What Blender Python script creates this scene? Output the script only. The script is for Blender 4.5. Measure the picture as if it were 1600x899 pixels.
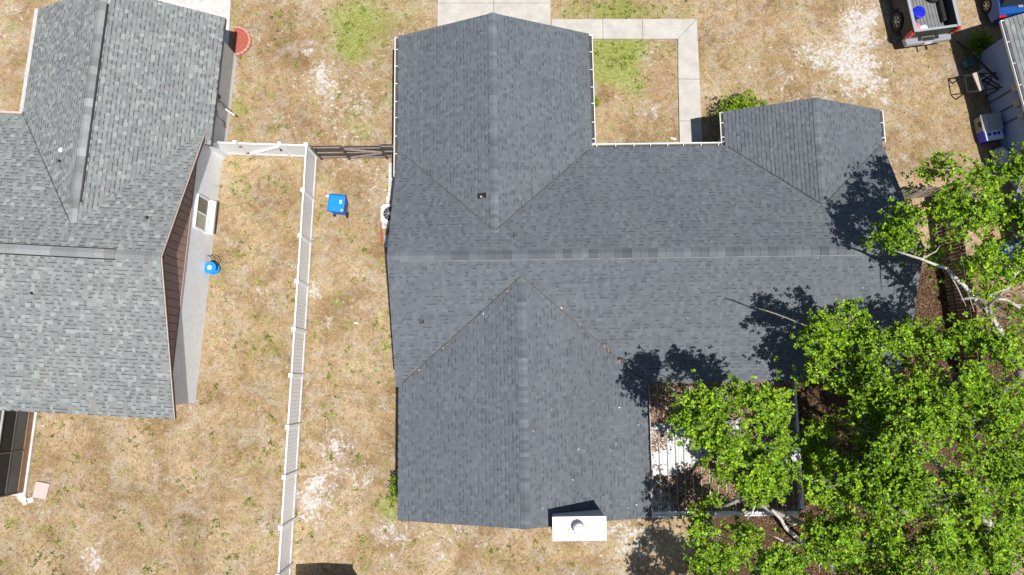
import bpy, bmesh, math, random
import numpy as np
from mathutils import Vector, Matrix, Euler, noise as mnoise

random.seed(7)
RNG = np.random.default_rng(11)
scene = bpy.context.scene
COL = scene.collection
for o in list(bpy.data.objects):
    bpy.data.objects.remove(o, do_unlink=True)

# ------------------------------------------------------------------ camera
cam_data = bpy.data.cameras.new('camera')
cam = bpy.data.objects.new('camera', cam_data)
COL.objects.link(cam)
cam.location = (0.0, 0.0, 28.0)
cam.rotation_euler = (math.radians(7.47), 0.0, 0.0)
cam_data.sensor_width = 36.0
cam_data.lens = 24.0
cam_data.clip_start = 0.1
cam_data.clip_end = 600.0
scene.camera = cam

# ------------------------------------------------------------------ sky and sun
SUN_DIR = Vector((0.215, -0.28, 1.0)).normalized()
elev = math.asin(SUN_DIR.z)
azim = math.atan2(SUN_DIR.x, SUN_DIR.y)
world = bpy.data.worlds.new('World')
scene.world = world
world.use_nodes = True
wn = world.node_tree
wn.nodes.clear()
sky = wn.nodes.new('ShaderNodeTexSky')
sky.sky_type = 'NISHITA'
sky.sun_disc = False
sky.sun_elevation = elev
sky.sun_rotation = azim
bg = wn.nodes.new('ShaderNodeBackground')
bg.inputs['Strength'].default_value = 0.062
wo = wn.nodes.new('ShaderNodeOutputWorld')
wn.links.new(sky.outputs[0], bg.inputs[0])
wn.links.new(bg.outputs[0], wo.inputs[0])
sun_data = bpy.data.lights.new('sun', 'SUN')
sun_data.energy = 4.6
sun_data.angle = math.radians(0.53)
sun_data.color = (1.0, 0.95, 0.88)
sun = bpy.data.objects.new('sun', sun_data)
COL.objects.link(sun)
sun.location = (10, -14, 50)
sun.rotation_euler = SUN_DIR.to_track_quat('Z', 'Y').to_euler()
scene.view_settings.view_transform = 'Standard'
scene.view_settings.look = 'None'
scene.view_settings.exposure = 0.34
scene.view_settings.gamma = 1.0
scene.view_settings.use_curve_mapping = False

# ------------------------------------------------------------------ materials
def new_mat(name):
    m = bpy.data.materials.new(name)
    m.use_nodes = True
    nt = m.node_tree
    nt.nodes.clear()
    out = nt.nodes.new('ShaderNodeOutputMaterial')
    p = nt.nodes.new('ShaderNodeBsdfPrincipled')
    nt.links.new(p.outputs[0], out.inputs[0])
    return m, nt, p, out

def N(nt, kind, **kw):
    n = nt.nodes.new(kind)
    for k, v in kw.items():
        if k in n.bl_rna.properties:
            setattr(n, k, v)
        else:
            n.inputs[k].default_value = v
    return n

def ramp(nt, src, stops):
    r = nt.nodes.new('ShaderNodeValToRGB')
    e = r.color_ramp.elements
    while len(e) < len(stops):
        e.new(0.5)
    for k, (p, c) in enumerate(stops):
        e[k].position = p
        e[k].color = (*c, 1.0) if len(c) == 3 else c
    nt.links.new(src, r.inputs[0])
    return r

def mixc(nt, fac, a, b, mode='MIX'):
    n = nt.nodes.new('ShaderNodeMix')
    n.data_type = 'RGBA'
    n.blend_type = mode
    for sock, v in ((n.inputs[0], fac), (n.inputs[6], a), (n.inputs[7], b)):
        if isinstance(v, (int, float)):
            sock.default_value = v
        elif isinstance(v, tuple):
            sock.default_value = (*v, 1.0)
        else:
            nt.links.new(v, sock)
    return n.outputs[2]

def coords(nt, kind='Object'):
    return nt.nodes.new('ShaderNodeTexCoord').outputs[kind]

MATS = {}
def simple(name, col, rough=0.6, metal=0.0, var=0.12, scale=6.0, bump=0.0, bscale=60.0, dirt=None, spec=0.5):
    """plain surface: base colour with noise variation, optional dirt colour and fine bump"""
    if name in MATS:
        return MATS[name]
    m, nt, p, out = new_mat(name)
    co = coords(nt)
    n1 = N(nt, 'ShaderNodeTexNoise', Scale=scale, Detail=6.0, Roughness=0.65)
    nt.links.new(co, n1.inputs['Vector'])
    lo = tuple(max(0.0, c * (1 - var)) for c in col)
    hi = tuple(min(1.0, c * (1 + var)) for c in col)
    r = ramp(nt, n1.outputs[0], [(0.3, lo), (0.7, hi)])
    c = r.outputs[0]
    if dirt:
        n2 = N(nt, 'ShaderNodeTexNoise', Scale=scale * 0.35, Detail=8.0, Roughness=0.75)
        nt.links.new(co, n2.inputs['Vector'])
        rr = ramp(nt, n2.outputs[0], [(0.5, (0, 0, 0)), (0.75, (dirt[3],) * 3)])
        c = mixc(nt, rr.outputs[0], c, tuple(dirt[:3]))
    nt.links.new(c, p.inputs['Base Color'])
    p.inputs['Roughness'].default_value = rough
    p.inputs['Metallic'].default_value = metal
    p.inputs['Specular IOR Level'].default_value = spec
    if bump > 0:
        n3 = N(nt, 'ShaderNodeTexNoise', Scale=bscale, Detail=4.0)
        nt.links.new(co, n3.inputs['Vector'])
        b = N(nt, 'ShaderNodeBump', Strength=bump, Distance=0.02)
        nt.links.new(n3.outputs[0], b.inputs['Height'])
        nt.links.new(b.outputs[0], p.inputs['Normal'])
    MATS[name] = m
    return m

def attr_mat(name, rough=0.9, grain=0.25, gscale=55.0, transl=0.0, spec=0.3, blotch=0.0, attr='col'):
    """colour from the per-face attribute, times a fine grain"""
    if name in MATS:
        return MATS[name]
    m, nt, p, out = new_mat(name)
    a = N(nt, 'ShaderNodeAttribute', attribute_name=attr)
    c = a.outputs['Color']
    if grain > 0:
        n1 = N(nt, 'ShaderNodeTexNoise', Scale=gscale, Detail=3.0, Roughness=0.7)
        nt.links.new(coords(nt), n1.inputs['Vector'])
        r = ramp(nt, n1.outputs[0], [(0.3, (1 - grain,) * 3), (0.7, (1 + grain,) * 3)])
        c = mixc(nt, 1.0, c, r.outputs[0], 'MULTIPLY')
    if blotch > 0:
        n2 = N(nt, 'ShaderNodeTexNoise', Scale=0.45, Detail=5.0, Roughness=0.6)
        nt.links.new(coords(nt), n2.inputs['Vector'])
        r2 = ramp(nt, n2.outputs[0], [(0.3, (1 - blotch, 1 - blotch, 1 - blotch * .8)), (0.7, (1 + blotch, 1 + blotch, 1 + blotch * .7))])
        c = mixc(nt, 1.0, c, r2.outputs[0], 'MULTIPLY')
    nt.links.new(c, p.inputs['Base Color'])
    p.inputs['Roughness'].default_value = rough
    p.inputs['Specular IOR Level'].default_value = spec
    if transl > 0:
        t = N(nt, 'ShaderNodeBsdfTranslucent')
        tc = mixc(nt, 1.0, c, (1.35, 1.25, 0.6), 'MULTIPLY')
        nt.links.new(tc, t.inputs[0])
        mx = N(nt, 'ShaderNodeMixShader')
        mx.inputs[0].default_value = transl
        nt.links.new(p.outputs[0], mx.inputs[1])
        nt.links.new(t.outputs[0], mx.inputs[2])
        nt.links.new(mx.outputs[0], out.inputs[0])
    MATS[name] = m
    return m

def glass_mat(name, col=(0.02, 0.025, 0.03), rough=0.06):
    if name in MATS:
        return MATS[name]
    m, nt, p, out = new_mat(name)
    p.inputs['Base Color'].default_value = (*col, 1)
    p.inputs['Roughness'].default_value = rough
    p.inputs['Specular IOR Level'].default_value = 0.8
    p.inputs['Coat Weight'].default_value = 0.3
    MATS[name] = m
    return m

M_shing = attr_mat('shingle_granules', rough=0.93, grain=0.20, gscale=26.0, blotch=0.06)
M_leaf = attr_mat('leaf', rough=0.5, grain=0.0, transl=0.2, spec=0.25)
M_grass = attr_mat('grass_blade', rough=0.7, grain=0.0, transl=0.15, spec=0.2)
M_litter = attr_mat('dead_leaf', rough=0.85, grain=0.0, spec=0.2)
M_bark = simple('bark', (0.30, 0.27, 0.235), 0.9, var=0.45, scale=9, bump=0.6, bscale=30)
M_white = simple('white_vinyl', (0.86, 0.90, 0.95), 0.35, var=0.03, scale=3, dirt=(0.62, 0.62, 0.60, 0.15))
M_wmetal = simple('white_aluminium', (0.78, 0.78, 0.77), 0.4, var=0.05, scale=4, dirt=(0.42, 0.38, 0.32, 0.35))
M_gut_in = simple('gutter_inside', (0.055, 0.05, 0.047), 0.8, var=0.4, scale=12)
M_wood = simple('weathered_brown_wood', (0.115, 0.09, 0.08), 0.85, var=0.35, scale=7, bump=0.3)
M_woodrail = simple('greyed_wood', (0.24, 0.205, 0.19), 0.85, var=0.3, scale=9, bump=0.3)
M_woodR = simple('old_fence_wood', (0.16, 0.115, 0.085), 0.9, var=0.4, scale=6, bump=0.4)
M_woodRt = simple('bleached_fence_wood', (0.33, 0.29, 0.255), 0.9, var=0.45, scale=9, bump=0.4)
M_conc = simple('concrete', (0.45, 0.43, 0.40), 0.9, var=0.14, scale=2.2, bump=0.15, bscale=90, dirt=(0.36, 0.335, 0.30, 0.5))
M_concw = simple('pale_concrete', (0.54, 0.53, 0.51), 0.9, var=0.22, scale=5, bump=0.15, bscale=90, dirt=(0.45, 0.42, 0.38, 0.6))
M_stuccoL = simple('white_stucco', (0.86, 0.90, 0.96), 0.92, var=0.07, scale=5, bump=0.5, bscale=45, dirt=(0.55, 0.54, 0.54, 0.35))
M_stuccoM = simple('grey_stucco', (0.42, 0.45, 0.48), 0.92, var=0.05, scale=3, bump=0.4, bscale=45)
M_stuccoR = simple('blue_grey_stucco', (0.26, 0.34, 0.54), 0.92, var=0.05, scale=3, bump=0.3, bscale=45)
M_siding = simple('brown_siding', (0.34, 0.235, 0.205), 0.75, var=0.10, scale=5)
M_fascia = simple('pink_brown_fascia', (0.42, 0.30, 0.265), 0.6, var=0.08, scale=5)
M_black = simple('black_metal', (0.012, 0.012, 0.014), 0.5, var=0.2, scale=9)
M_rubber = simple('tyre_rubber', (0.018, 0.018, 0.019), 0.85, var=0.2, scale=20)
M_deck = simple('roof_edge', (0.10, 0.105, 0.115), 0.8, var=0.1)
M_glass = glass_mat('window_glass')

# ------------------------------------------------------------------ mesh builder
class MB:
    def __init__(s):
        s.v = []; s.f = []; s.c = []
    def poly(s, pts, col=None):
        i = len(s.v)
        s.v.extend(tuple(p) for p in pts)
        s.f.append(tuple(range(i, i + len(pts))))
        s.c.append(col or (1, 1, 1))
    def box(s, c, d, rz=0.0, M=None, col=None):
        hx, hy, hz = d[0] / 2, d[1] / 2, d[2] / 2
        ca, sa = math.cos(rz), math.sin(rz)
        i = len(s.v)
        for z in (-hz, hz):
            for x, y in ((-hx, -hy), (hx, -hy), (hx, hy), (-hx, hy)):
                if M is not None:
                    q = M @ Vector((x, y, z)); s.v.append((q.x + c[0], q.y + c[1], q.z + c[2]))
                else:
                    s.v.append((c[0] + x * ca - y * sa, c[1] + x * sa + y * ca, c[2] + z))
        for q in ((3, 2, 1, 0), (4, 5, 6, 7), (0, 1, 5, 4), (1, 2, 6, 5), (2, 3, 7, 6), (3, 0, 4, 7)):
            s.f.append(tuple(i + k for k in q)); s.c.append(col or (1, 1, 1))
        return s
    def beam(s, a, b, w, h, up=(0, 0, 1), col=None):
        a = Vector(a); b = Vector(b); d = b - a; L = d.length
        x = d.normalized(); u = Vector(up)
        y = u.cross(x)
        if y.length < 1e-4: y = Vector((0, 1, 0)).cross(x)
        y.normalize(); z = x.cross(y)
        M = Matrix((x, y, z)).transposed()
        return s.box((a + b) / 2, (L, w, h), M=M, col=col)
    def prism(s, prof, z0, z1, col=None):
        """vertical prism over a 2d outline (counter-clockwise)"""
        n = len(prof)
        s.poly([(x, y, z1) for x, y in prof], col)
        s.poly([(x, y, z0) for x, y in reversed(prof)], col)
        for k in range(n):
            (x0, y0), (x1, y1) = prof[k], prof[(k + 1) % n]
            s.poly([(x0, y0, z0), (x1, y1, z0), (x1, y1, z1), (x0, y0, z1)], col)
        return s
    def extrude(s, prof3, vec, col=None):
        """closed 3d outline swept by vec"""
        v = Vector(vec); A = [Vector(p) for p in prof3]; B = [p + v for p in A]
        n = len(A)
        s.poly(list(reversed(A)), col); s.poly(B, col)
        for k in range(n):
            s.poly([A[k], A[(k + 1) % n], B[(k + 1) % n], B[k]], col)
        return s
    def tube(s, pts, rad, n=8, col=None, caps=True):
        pts = [Vector(p) for p in pts]
        if not hasattr(rad, '__len__'): rad = [rad] * len(pts)
        rings = []
        for k, p in enumerate(pts):
            d = (pts[min(k + 1, len(pts) - 1)] - pts[max(k - 1, 0)]).normalized()
            a = d.cross(Vector((0, 0, 1)))
            if a.length < 1e-3: a = Vector((1, 0, 0))
            a.normalize(); b = d.cross(a)
            i = len(s.v)
            for j in range(n):
                t = 2 * math.pi * j / n
                s.v.append(tuple(p + (a * math.cos(t) + b * math.sin(t)) * rad[k]))
            rings.append(i)
        for r0, r1 in zip(rings, rings[1:]):
            for j in range(n):
                s.f.append((r0 + j, r1 + j, r1 + (j + 1) % n, r0 + (j + 1) % n)); s.c.append(col or (1, 1, 1))
        if caps:
            s.f.append(tuple(rings[0] + j for j in range(n))); s.c.append(col or (1, 1, 1))
            s.f.append(tuple(rings[-1] + j for j in reversed(range(n)))); s.c.append(col or (1, 1, 1))
        return s
    def lathe(s, c, prof, n=24, axis='z', col=None, M=None, ring=False):
        """profile of (radius, height) turned about an axis through c"""
        rings = []
        for r, h in prof:
            i = len(s.v)
            for j in range(n):
                t = 2 * math.pi * j / n
                q = Vector((r * math.cos(t), r * math.sin(t), h))
                if axis == 'x': q = Vector((q.z, q.x, q.y))
                if axis == 'y': q = Vector((q.y, q.z, q.x))
                if M is not None: q = M @ q
                s.v.append((q.x + c[0], q.y + c[1], q.z + c[2]))
            rings.append(i)
        for r0, r1 in zip(rings, rings[1:] + ([rings[0]] if ring else [])):
            for j in range(n):
                s.f.append((r0 + j, r0 + (j + 1) % n, r1 + (j + 1) % n, r1 + j)); s.c.append(col or (1, 1, 1))
        if ring: return s
        for r0, rev in ((rings[0], True), (rings[-1], False)):
            idx = [r0 + j for j in range(n)]
            s.f.append(tuple(reversed(idx)) if rev else tuple(idx)); s.c.append(col or (1, 1, 1))
        return s
    def build(s, name, mat, parent=None, smooth=False, bevel=0.0, colors=False):
        me = bpy.data.meshes.new(name)
        me.from_pydata(s.v, [], s.f)
        if colors:
            a = me.attributes.new('col', 'FLOAT_COLOR', 'FACE')
            arr = np.ones((len(s.f), 4), dtype=np.float32)
            arr[:, :3] = np.array(s.c, dtype=np.float32)
            a.data.foreach_set('color', arr.ravel())
        if smooth:
            me.polygons.foreach_set('use_smooth', [True] * len(me.polygons))
        me.materials.append(mat)
        me.update()
        o = bpy.data.objects.new(name, me)
        COL.objects.link(o)
        if parent is not None: o.parent = parent
        if bevel > 0:
            b = o.modifiers.new('bevel', 'BEVEL'); b.width = bevel; b.segments = 2; b.limit_method = 'ANGLE'
        return o

def tag(o, label=None, cat=None, group=None, kind=None):
    if label: o['label'] = label
    if cat: o['category'] = cat
    if group: o['group'] = group
    if kind: o['kind'] = kind
    return o

def thing(name, label, cat, loc=(0, 0, 0), rz=0.0, group=None):
    o = bpy.data.objects.new(name, None)
    o.empty_display_size = 0.3
    COL.objects.link(o)
    o.location = loc; o.rotation_euler = (0, 0, rz)
    return tag(o, label, cat, group)

def box_part(name, c, d, mat, parent, rz=0.0, bevel=0.0):
    return MB().box(c, d, rz).build(name, mat, parent, bevel=bevel)

def share(src, loc, parent, rz=0.0, name=None):
    o = bpy.data.objects.new(name or src.name.split('.')[0], src.data)
    COL.objects.link(o); o.parent = parent; o.location = loc; o.rotation_euler = (0, 0, rz)
    return o

def fast_mesh(name, V, F, C, mat, parent=None):
    """V (n,3), F (m,k) all same size, C (m,3) per face"""
    me = bpy.data.meshes.new(name)
    m, k = F.shape
    me.vertices.add(len(V)); me.vertices.foreach_set('co', V.astype(np.float32).ravel())
    me.loops.add(m * k); me.loops.foreach_set('vertex_index', F.astype(np.int32).ravel())
    me.polygons.add(m); me.polygons.foreach_set('loop_start', np.arange(0, m * k, k, dtype=np.int32))
    me.update(calc_edges=True)
    a = me.attributes.new('col', 'FLOAT_COLOR', 'FACE')
    arr = np.ones((m, 4), dtype=np.float32); arr[:, :3] = C
    a.data.foreach_set('color', arr.ravel())
    me.materials.append(mat)
    o = bpy.data.objects.new(name, me)
    COL.objects.link(o)
    if parent is not None: o.parent = parent
    return o

# ---- measured ground patches (x, y, radius, strength), tree masses and limbs, in metres
SAND = [
    (15.16, 14.74, 0.84, 1), (14.39, 13.56, 1.05, 1), (15.23, 12.84, 1.11, 1.1), (14.79, 15.48, 0.66, 0.9), (13.16, 13.86, 0.84, 0.85), (11.97, 12.26, 0.84, 0.7), (9.94, 12.98, 0.47, 0.6), (16.06, 11.83, 0.47, 0.7), (15.78, 15.63, 0.79, 0.8), (17.21, 14.3, 0.58, 0.7), (16.62, 13.86, 0.37, 0.5), (16.25, 10.54, 0.37, 0.5), (16.55, 9.13, 0.53, 0.6), (-8.28, 12.84, 0.68, 0.9), (-7.97, 11.97, 0.68, 0.9), (-8.15, 13.27, 0.37, 0.7), (-9.85, 11.11, 0.47, 0.7), (-10.42, 11.54, 0.32, 0.5), (-6.96, 10.4, 1.18, 0.6), (-6.32, 11.97, 0.92, 0.5), (-8.88, 14.15, 0.37, 0.8), (-6.94, 14.15, 0.26, 0.6), (-8.52, 15.78, 0.26, 0.6), (-5.54, 14, 0.37, 0.6), (-5.14, 14.59, 0.37, 0.6), (-7.54, -3.82, 0.89, 0.75), (-7.89, -4.56, 0.74, 0.7), (-8.38, -5.05, 0.53, 0.6), (-6.13, -3.94, 0.68, 0.7), (-6.85, -5.3, 0.74, 0.55), (-4.93, -6.03, 0.68, 0.8), (-2.53, -6.15, 0.79, 0.6), (-4.04, -6.52, 0.79, 0.4), (-7.06, -2.82, 0.47, 0.6), (-7.2, -2.56, 0.37, 0.6), (-7.87, -5.3, 0.58, 0.6), (-0.51, -6.28, 0.66, 0.5), (4.8, -6.03, 0.89, 0.7), (4.03, -6.76, 0.68, 0.6), (5.29, -6.76, 0.89, 0.6), (-6.72, -1.55, 0.37, 0.5), (-6.09, 8.57, 1.05, 0.55), (-5.39, 7.74, 0.68, 0.4), (-16.49, -6.88, 0.58, 0.7), (-16.59, -7.24, 0.47, 0.7), (-12.32, 1.54, 0.37, 0.4), (-10.72, 3.66, 0.47, 0.5), (-12.93, -1.3, 0.42, 0.4), (-12.11, -2.06, 0.42, 0.5), (-16.02, -4.81, 0.42, 0.5), (-14.91, -2.56, 0.32, 0.4), (-19.58, -4.81, 0.37, 0.5), (-8.2, 3.52, 0.53, 0.5), (-6.37, 4.19, 0.58, 0.4), (-6.86, 2.86, 0.37, 0.5), (-5.54, 3.13, 0.37, 0.5), (-6.63, -0.27, 0.53, 0.4), (-7.37, 2.33, 0.47, 0.3), (-21.96, 14.59, 0.37, 0.8), (-21.64, 14.15, 0.32, 0.6), (-21.52, 15.78, 0.37, 0.7), (-21.96, 16.07, 0.42, 0.6), (-20.9, 15.18, 0.21, 0.5), (5.82, 13.86, 0.63, 0.6), (6.08, 13.27, 0.37, 0.6), (6.03, 11.25, 0.47, 0.6), (6.59, 11.68, 0.32, 0.4), (13.45, 11.68, 0.47, 0.5), (18.39, 15.18, 0.37, 0.4), (19.36, 13.42, 0.37, 0.4), (17.64, 4.19, 0.42, 0.5), (16.9, 3.13, 0.37, 0.4), (8.66, 15.78, 0.26, 0.3)
]
GREEN = [
    (-7.12, 15.48, 0.89, 1), (-6.67, 14.59, 0.79, 1), (-7.36, 14.3, 0.63, 1), (-5.86, 15.63, 0.68, 0.8), (-5.56, 14.74, 0.58, 0.7), (-4.89, 15.63, 0.58, 0.6), (-4.19, 15.78, 0.42, 0.6), (-6.79, 13.77, 0.53, 0.8), (-6.98, 10.97, 0.42, 0.7), (-6.14, 10.54, 0.53, 0.6), (-5.35, 11.68, 0.42, 0.8), (-5.18, 12.4, 0.26, 0.8), (-6.55, 10.4, 0.37, 0.7), (-5.82, 13.71, 0.32, 0.5), (-7.82, 15.78, 0.47, 0.6), (-6.58, 16.07, 0.53, 0.8), (-11.67, 12.4, 0.32, 1), (-11.74, 11.68, 0.32, 0.7), (-11.73, 10.4, 0.32, 0.9), (-11.77, 8.99, 0.26, 0.6), (-11.85, 8.01, 0.32, 0.9), (-11.67, 11.25, 0.32, 0.9), (-12.13, 15.36, 0.32, 1), (-11.54, 13.65, 0.21, 1), (4.02, 13.86, 0.95, 1.1), (4.7, 13.56, 0.89, 1), (4.58, 14.24, 0.95, 1.1), (3.86, 12.9, 0.63, 0.9), (5.1, 12.55, 0.68, 0.9), (5.55, 14.24, 0.68, 0.7), (5.5, 12.12, 0.37, 0.7), (5.27, 14.15, 0.47, 0.6), (6.66, 14.3, 0.37, 0.7), (6.98, 13.86, 0.21, 0.6), (6.86, 13.42, 0.21, 0.6), (2.8, 15.92, 0.63, 0.7), (3.91, 15.92, 0.63, 0.8), (5.04, 16.01, 0.63, 0.8), (6.15, 15.83, 0.63, 0.7), (7.27, 16.01, 0.53, 0.5), (7.83, 15.83, 0.42, 0.5), (2.23, 15.78, 0.42, 0.7), (4.47, 15.63, 1.05, 0.6), (6.54, 9.97, 0.37, 0.5), (5.45, 10.12, 0.26, 0.4), (6.29, 10.83, 0.16, 0.7), (-9.62, 2.86, 0.37, 0.6), (-10.26, 2.33, 0.42, 0.6), (-9.94, 1.15, 0.47, 0.6), (-9.42, 1.28, 0.37, 0.5), (-10.48, 1.54, 0.37, 0.5), (-10.97, 0.76, 0.32, 0.5), (-7.92, 3.13, 0.42, 0.5), (-5.11, 1.54, 0.42, 0.6), (-5.23, 1.15, 0.37, 0.6), (-6.71, 2.33, 0.26, 0.5), (-5.6, 0.24, 0.32, 0.5), (-6.77, 0.24, 0.32, 0.5), (-7.5, -1.3, 0.37, 0.5), (-8.19, -3.57, 0.32, 0.4), (-5.89, -3.19, 0.32, 0.5), (-4.77, -5.3, 0.63, 1), (-5.08, -5.05, 0.37, 0.7), (-10.33, 3.92, 0.37, 0.5), (-9.59, -0.79, 0.32, 0.4), (-9.5, -2.82, 0.32, 0.4), (-10.28, 8.57, 0.37, 0.4), (-9.72, 8.01, 0.32, 0.5), (-9.44, 7.88, 0.26, 0.5), (-10.03, 5.95, 0.32, 0.5), (-10.34, 6.91, 0.32, 0.4), (-7.97, 8.29, 0.32, 0.5), (-8.19, 6.91, 0.37, 0.6), (-7.5, 6.36, 0.26, 0.5), (-11.15, 6.91, 0.26, 0.4), (-11.23, 5.81, 0.26, 0.4), (-11.46, 7.74, 0.21, 0.4), (-8.4, 8.99, 0.26, 0.4), (-6.51, 9.13, 0.26, 0.4), (-19.09, -1.81, 0.32, 0.5), (-19.13, -2.82, 0.26, 0.5), (-17.47, -5.79, 0.32, 0.6), (-18.71, -6.03, 0.42, 0.4), (-16.9, -6.52, 0.37, 0.4), (-11.53, -5.67, 0.26, 0.5), (-11.87, -6.28, 0.26, 0.4), (-14.22, -7, 0.32, 0.5), (-10.37, -3.32, 0.26, 0.5), (-10.41, -5.05, 0.26, 0.5), (-10.93, -7.24, 0.37, 0.4), (-20, -5.79, 0.26, 0.4), (-19.91, -7.24, 0.32, 0.5), (-19.14, -1.3, 0.26, 0.4), (2.28, -6.03, 0.26, 0.4), (-2.02, -6.52, 0.37, 0.5), (-1.01, -6.76, 0.53, 0.5), (-3.03, -6.28, 0.32, 0.5), (0, -7, 0.68, 0.4), (1.51, -7.24, 0.68, 0.4), (-4.04, -6.4, 0.26, 0.5), (-4.02, -7.24, 0.37, 0.4), (18.25, 13.42, 0.21, 0.4), (18.77, 12.98, 0.21, 0.4), (19.26, 12.26, 0.21, 0.3), (-21.41, 11.68, 0.26, 0.5), (-21.32, 12.26, 0.21, 0.4)
]
BROWN = [
    (10.55, 14.3, 1.58, 0.35), (9.01, 10.54, 1.05, 0.5), (6.34, 12.55, 1.05, 0.6), (6.59, 11.68, 1.05, 0.6), (-2.52, -6.76, 1.58, 0.3), (-14.21, -5.3, 1.05, 0.4), (-13.83, -3.32, 1.32, 0.3), (-6.91, 4.46, 1.05, -0.5), (-7.39, 3.13, 1.05, -0.4), (11.97, 14.89, 1.58, 0.3), (17.75, 10.54, 1.58, -0.4), (-10.89, -0.79, 0.79, 0.4), (-7.22, -1.81, 1.05, 0.4), (-9.33, -6.52, 0.79, 0.4), (13.69, 11.11, 0.79, 0.2), (-20.46, 13.42, 1.05, 0.2)
]
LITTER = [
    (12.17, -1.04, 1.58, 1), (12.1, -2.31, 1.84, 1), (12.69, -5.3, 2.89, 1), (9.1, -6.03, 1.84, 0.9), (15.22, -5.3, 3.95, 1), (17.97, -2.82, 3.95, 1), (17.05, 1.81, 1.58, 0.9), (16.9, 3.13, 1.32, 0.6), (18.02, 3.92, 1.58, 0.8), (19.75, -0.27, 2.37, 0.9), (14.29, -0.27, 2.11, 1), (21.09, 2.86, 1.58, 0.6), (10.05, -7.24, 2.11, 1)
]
BLOBS_A = [
    (9.85, 1.4, 6.9, 0.99, 0.71), (10.69, 1.63, 7.3, 0.97, 0.74), (11.58, 1.15, 7.2, 1.07, 0.88), (12.96, 0.96, 7, 0.89, 0.69), (10.55, 0.19, 6.6, 1.1, 0.76), (11.78, -0.39, 7.5, 1.34, 0.96), (13.25, -0.2, 7.6, 1.15, 0.86), (13.71, -1.3, 7.9, 1.32, 1.04), (14.72, -2.43, 7.5, 1.06, 1.15), (11.12, -1.56, 6.8, 1.09, 0.89), (9.98, -3.18, 6.1, 0.92, 1.03), (11.82, -1.81, 8.2, 1.39, 0.93), (11.24, -3.35, 7.4, 1.25, 0.97), (12.52, -3.61, 8, 1.5, 1.03), (14, -4.39, 7.6, 1.34, 1.15), (11.15, -5.07, 7, 1.48, 0.98), (12.39, -5.33, 7.4, 1.35, 0.97), (10.11, -5.12, 6, 0.93, 0.93), (10.3, -2.35, 4.6, 0.61, 0.88), (15.21, -0.58, 7.2, 0.78, 0.88), (14.86, -5.79, 7, 1.18, 0.98), (11.81, -6.33, 7, 1.77, 0.79), (16.02, -3.6, 7, 1.18, 1.77), (8.05, 2.23, 6.2, 0.16, 0.16)
]
BLOBS_B = [
    (5.52, -1.16, 7, 0.67, 0.67), (6.26, -0.58, 7.2, 0.88, 0.55), (7.37, -0.77, 7.3, 0.93, 0.62), (8.23, -1.16, 7, 0.59, 0.69), (6.28, -1.68, 7.6, 1.05, 0.76), (7.5, -2.08, 7.3, 0.97, 0.81), (5.76, -2.04, 6.8, 0.56, 0.44), (7, -2.81, 6.7, 0.9, 0.56), (8.04, -3.26, 6.2, 0.78, 0.61), (6.83, -4.33, 4.6, 0.44, 0.44), (8.61, -2.54, 6.6, 0.5, 0.7), (7.74, -3.75, 5.6, 0.38, 0.25)
]
BLOBS_C = [
    (6.26, -5.05, 6.3, 0.73, 0.53), (7.09, -5.21, 6.4, 0.77, 0.57), (6.35, -5.83, 6.2, 0.78, 0.53), (7.82, -5.73, 6.2, 0.82, 0.49), (8.78, -5.88, 6, 0.7, 0.45), (7.75, -4.97, 5.4, 0.51, 0.34), (6.87, -6.63, 6, 1.44, 0.62), (6.46, -4.71, 4.2, 0.4, 0.45)
]
BLOBS_D = [
    (12.54, 5.1, 6.9, 0.59, 0.4), (12.21, 4.59, 6.7, 0.56, 0.4), (12.66, 4.07, 6.9, 0.51, 0.44), (12.9, 4.75, 7.1, 0.51, 0.35), (14.21, 5.68, 7.8, 0.95, 0.8), (15.26, 6.49, 7.8, 0.76, 0.68), (14.8, 4.86, 8.3, 0.83, 0.83), (13.82, 4.59, 7.8, 0.85, 0.68), (14.17, 3.5, 8.4, 0.88, 0.77), (14.67, 2.2, 8.3, 0.74, 1.02), (14.57, 7.06, 5.8, 0.46, 0.33), (14.87, 6.72, 7.4, 0.42, 0.39), (13.52, 5.23, 7.6, 0.5, 0.46), (13.96, 1.32, 7.6, 0.65, 0.5), (14.67, 0.82, 8, 0.67, 0.67), (15.59, 3.9, 8.3, 0.92, 1.66), (16.42, 6.38, 7.8, 0.76, 0.95), (14.81, 7.44, 6.2, 0.29, 0.25), (13.51, 3.79, 6.8, 0.36, 0.24)
]
D1 = [
    (12.069, 3.95, 6.8), (12.774, 3.649, 7), (13.547, 3.346, 7), (14.19, 2.81, 6.8), (15.118, 2.176, 6.3), (16.695, 1.317, 4.9), (17.724, 0.316, 4.2)
]
D2 = [
    (14.035, 2.407, 6.8), (14.625, 2.48, 7.2), (14.982, 2.665, 7.6), (14.988, 3.01, 7.9), (14.615, 3.401, 8.1)
]
D3 = [
    (15.469, 2.623, 6), (16.121, 2.52, 5.8), (17.317, 2.241, 5)
]
A1 = [
    (12.442, -2.132, 6.8), (13.362, -2.982, 6.4), (14.03, -3.291, 6), (15.059, -4.114, 5.2), (16.254, -5.17, 4)
]
B1 = [
    (8.318, -4.217, 5.4), (8.894, -4.854, 5), (9.696, -5.47, 4.5), (10.572, -5.96, 4), (11.793, -6.521, 3.2)
]
B2 = [
    (9.27, -5.548, 4.6), (8.825, -5.3, 4.8), (8.503, -5.137, 4.9)
]
B3 = [
    (7.93, -4.15, 5), (7.726, -4.735, 4.6)
]
A2 = [
    (9.735, 1.79, 6.5), (9.465, 1.962, 6.4), (9.045, 2.084, 6.4), (8.111, 2.268, 6.2)
]

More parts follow.
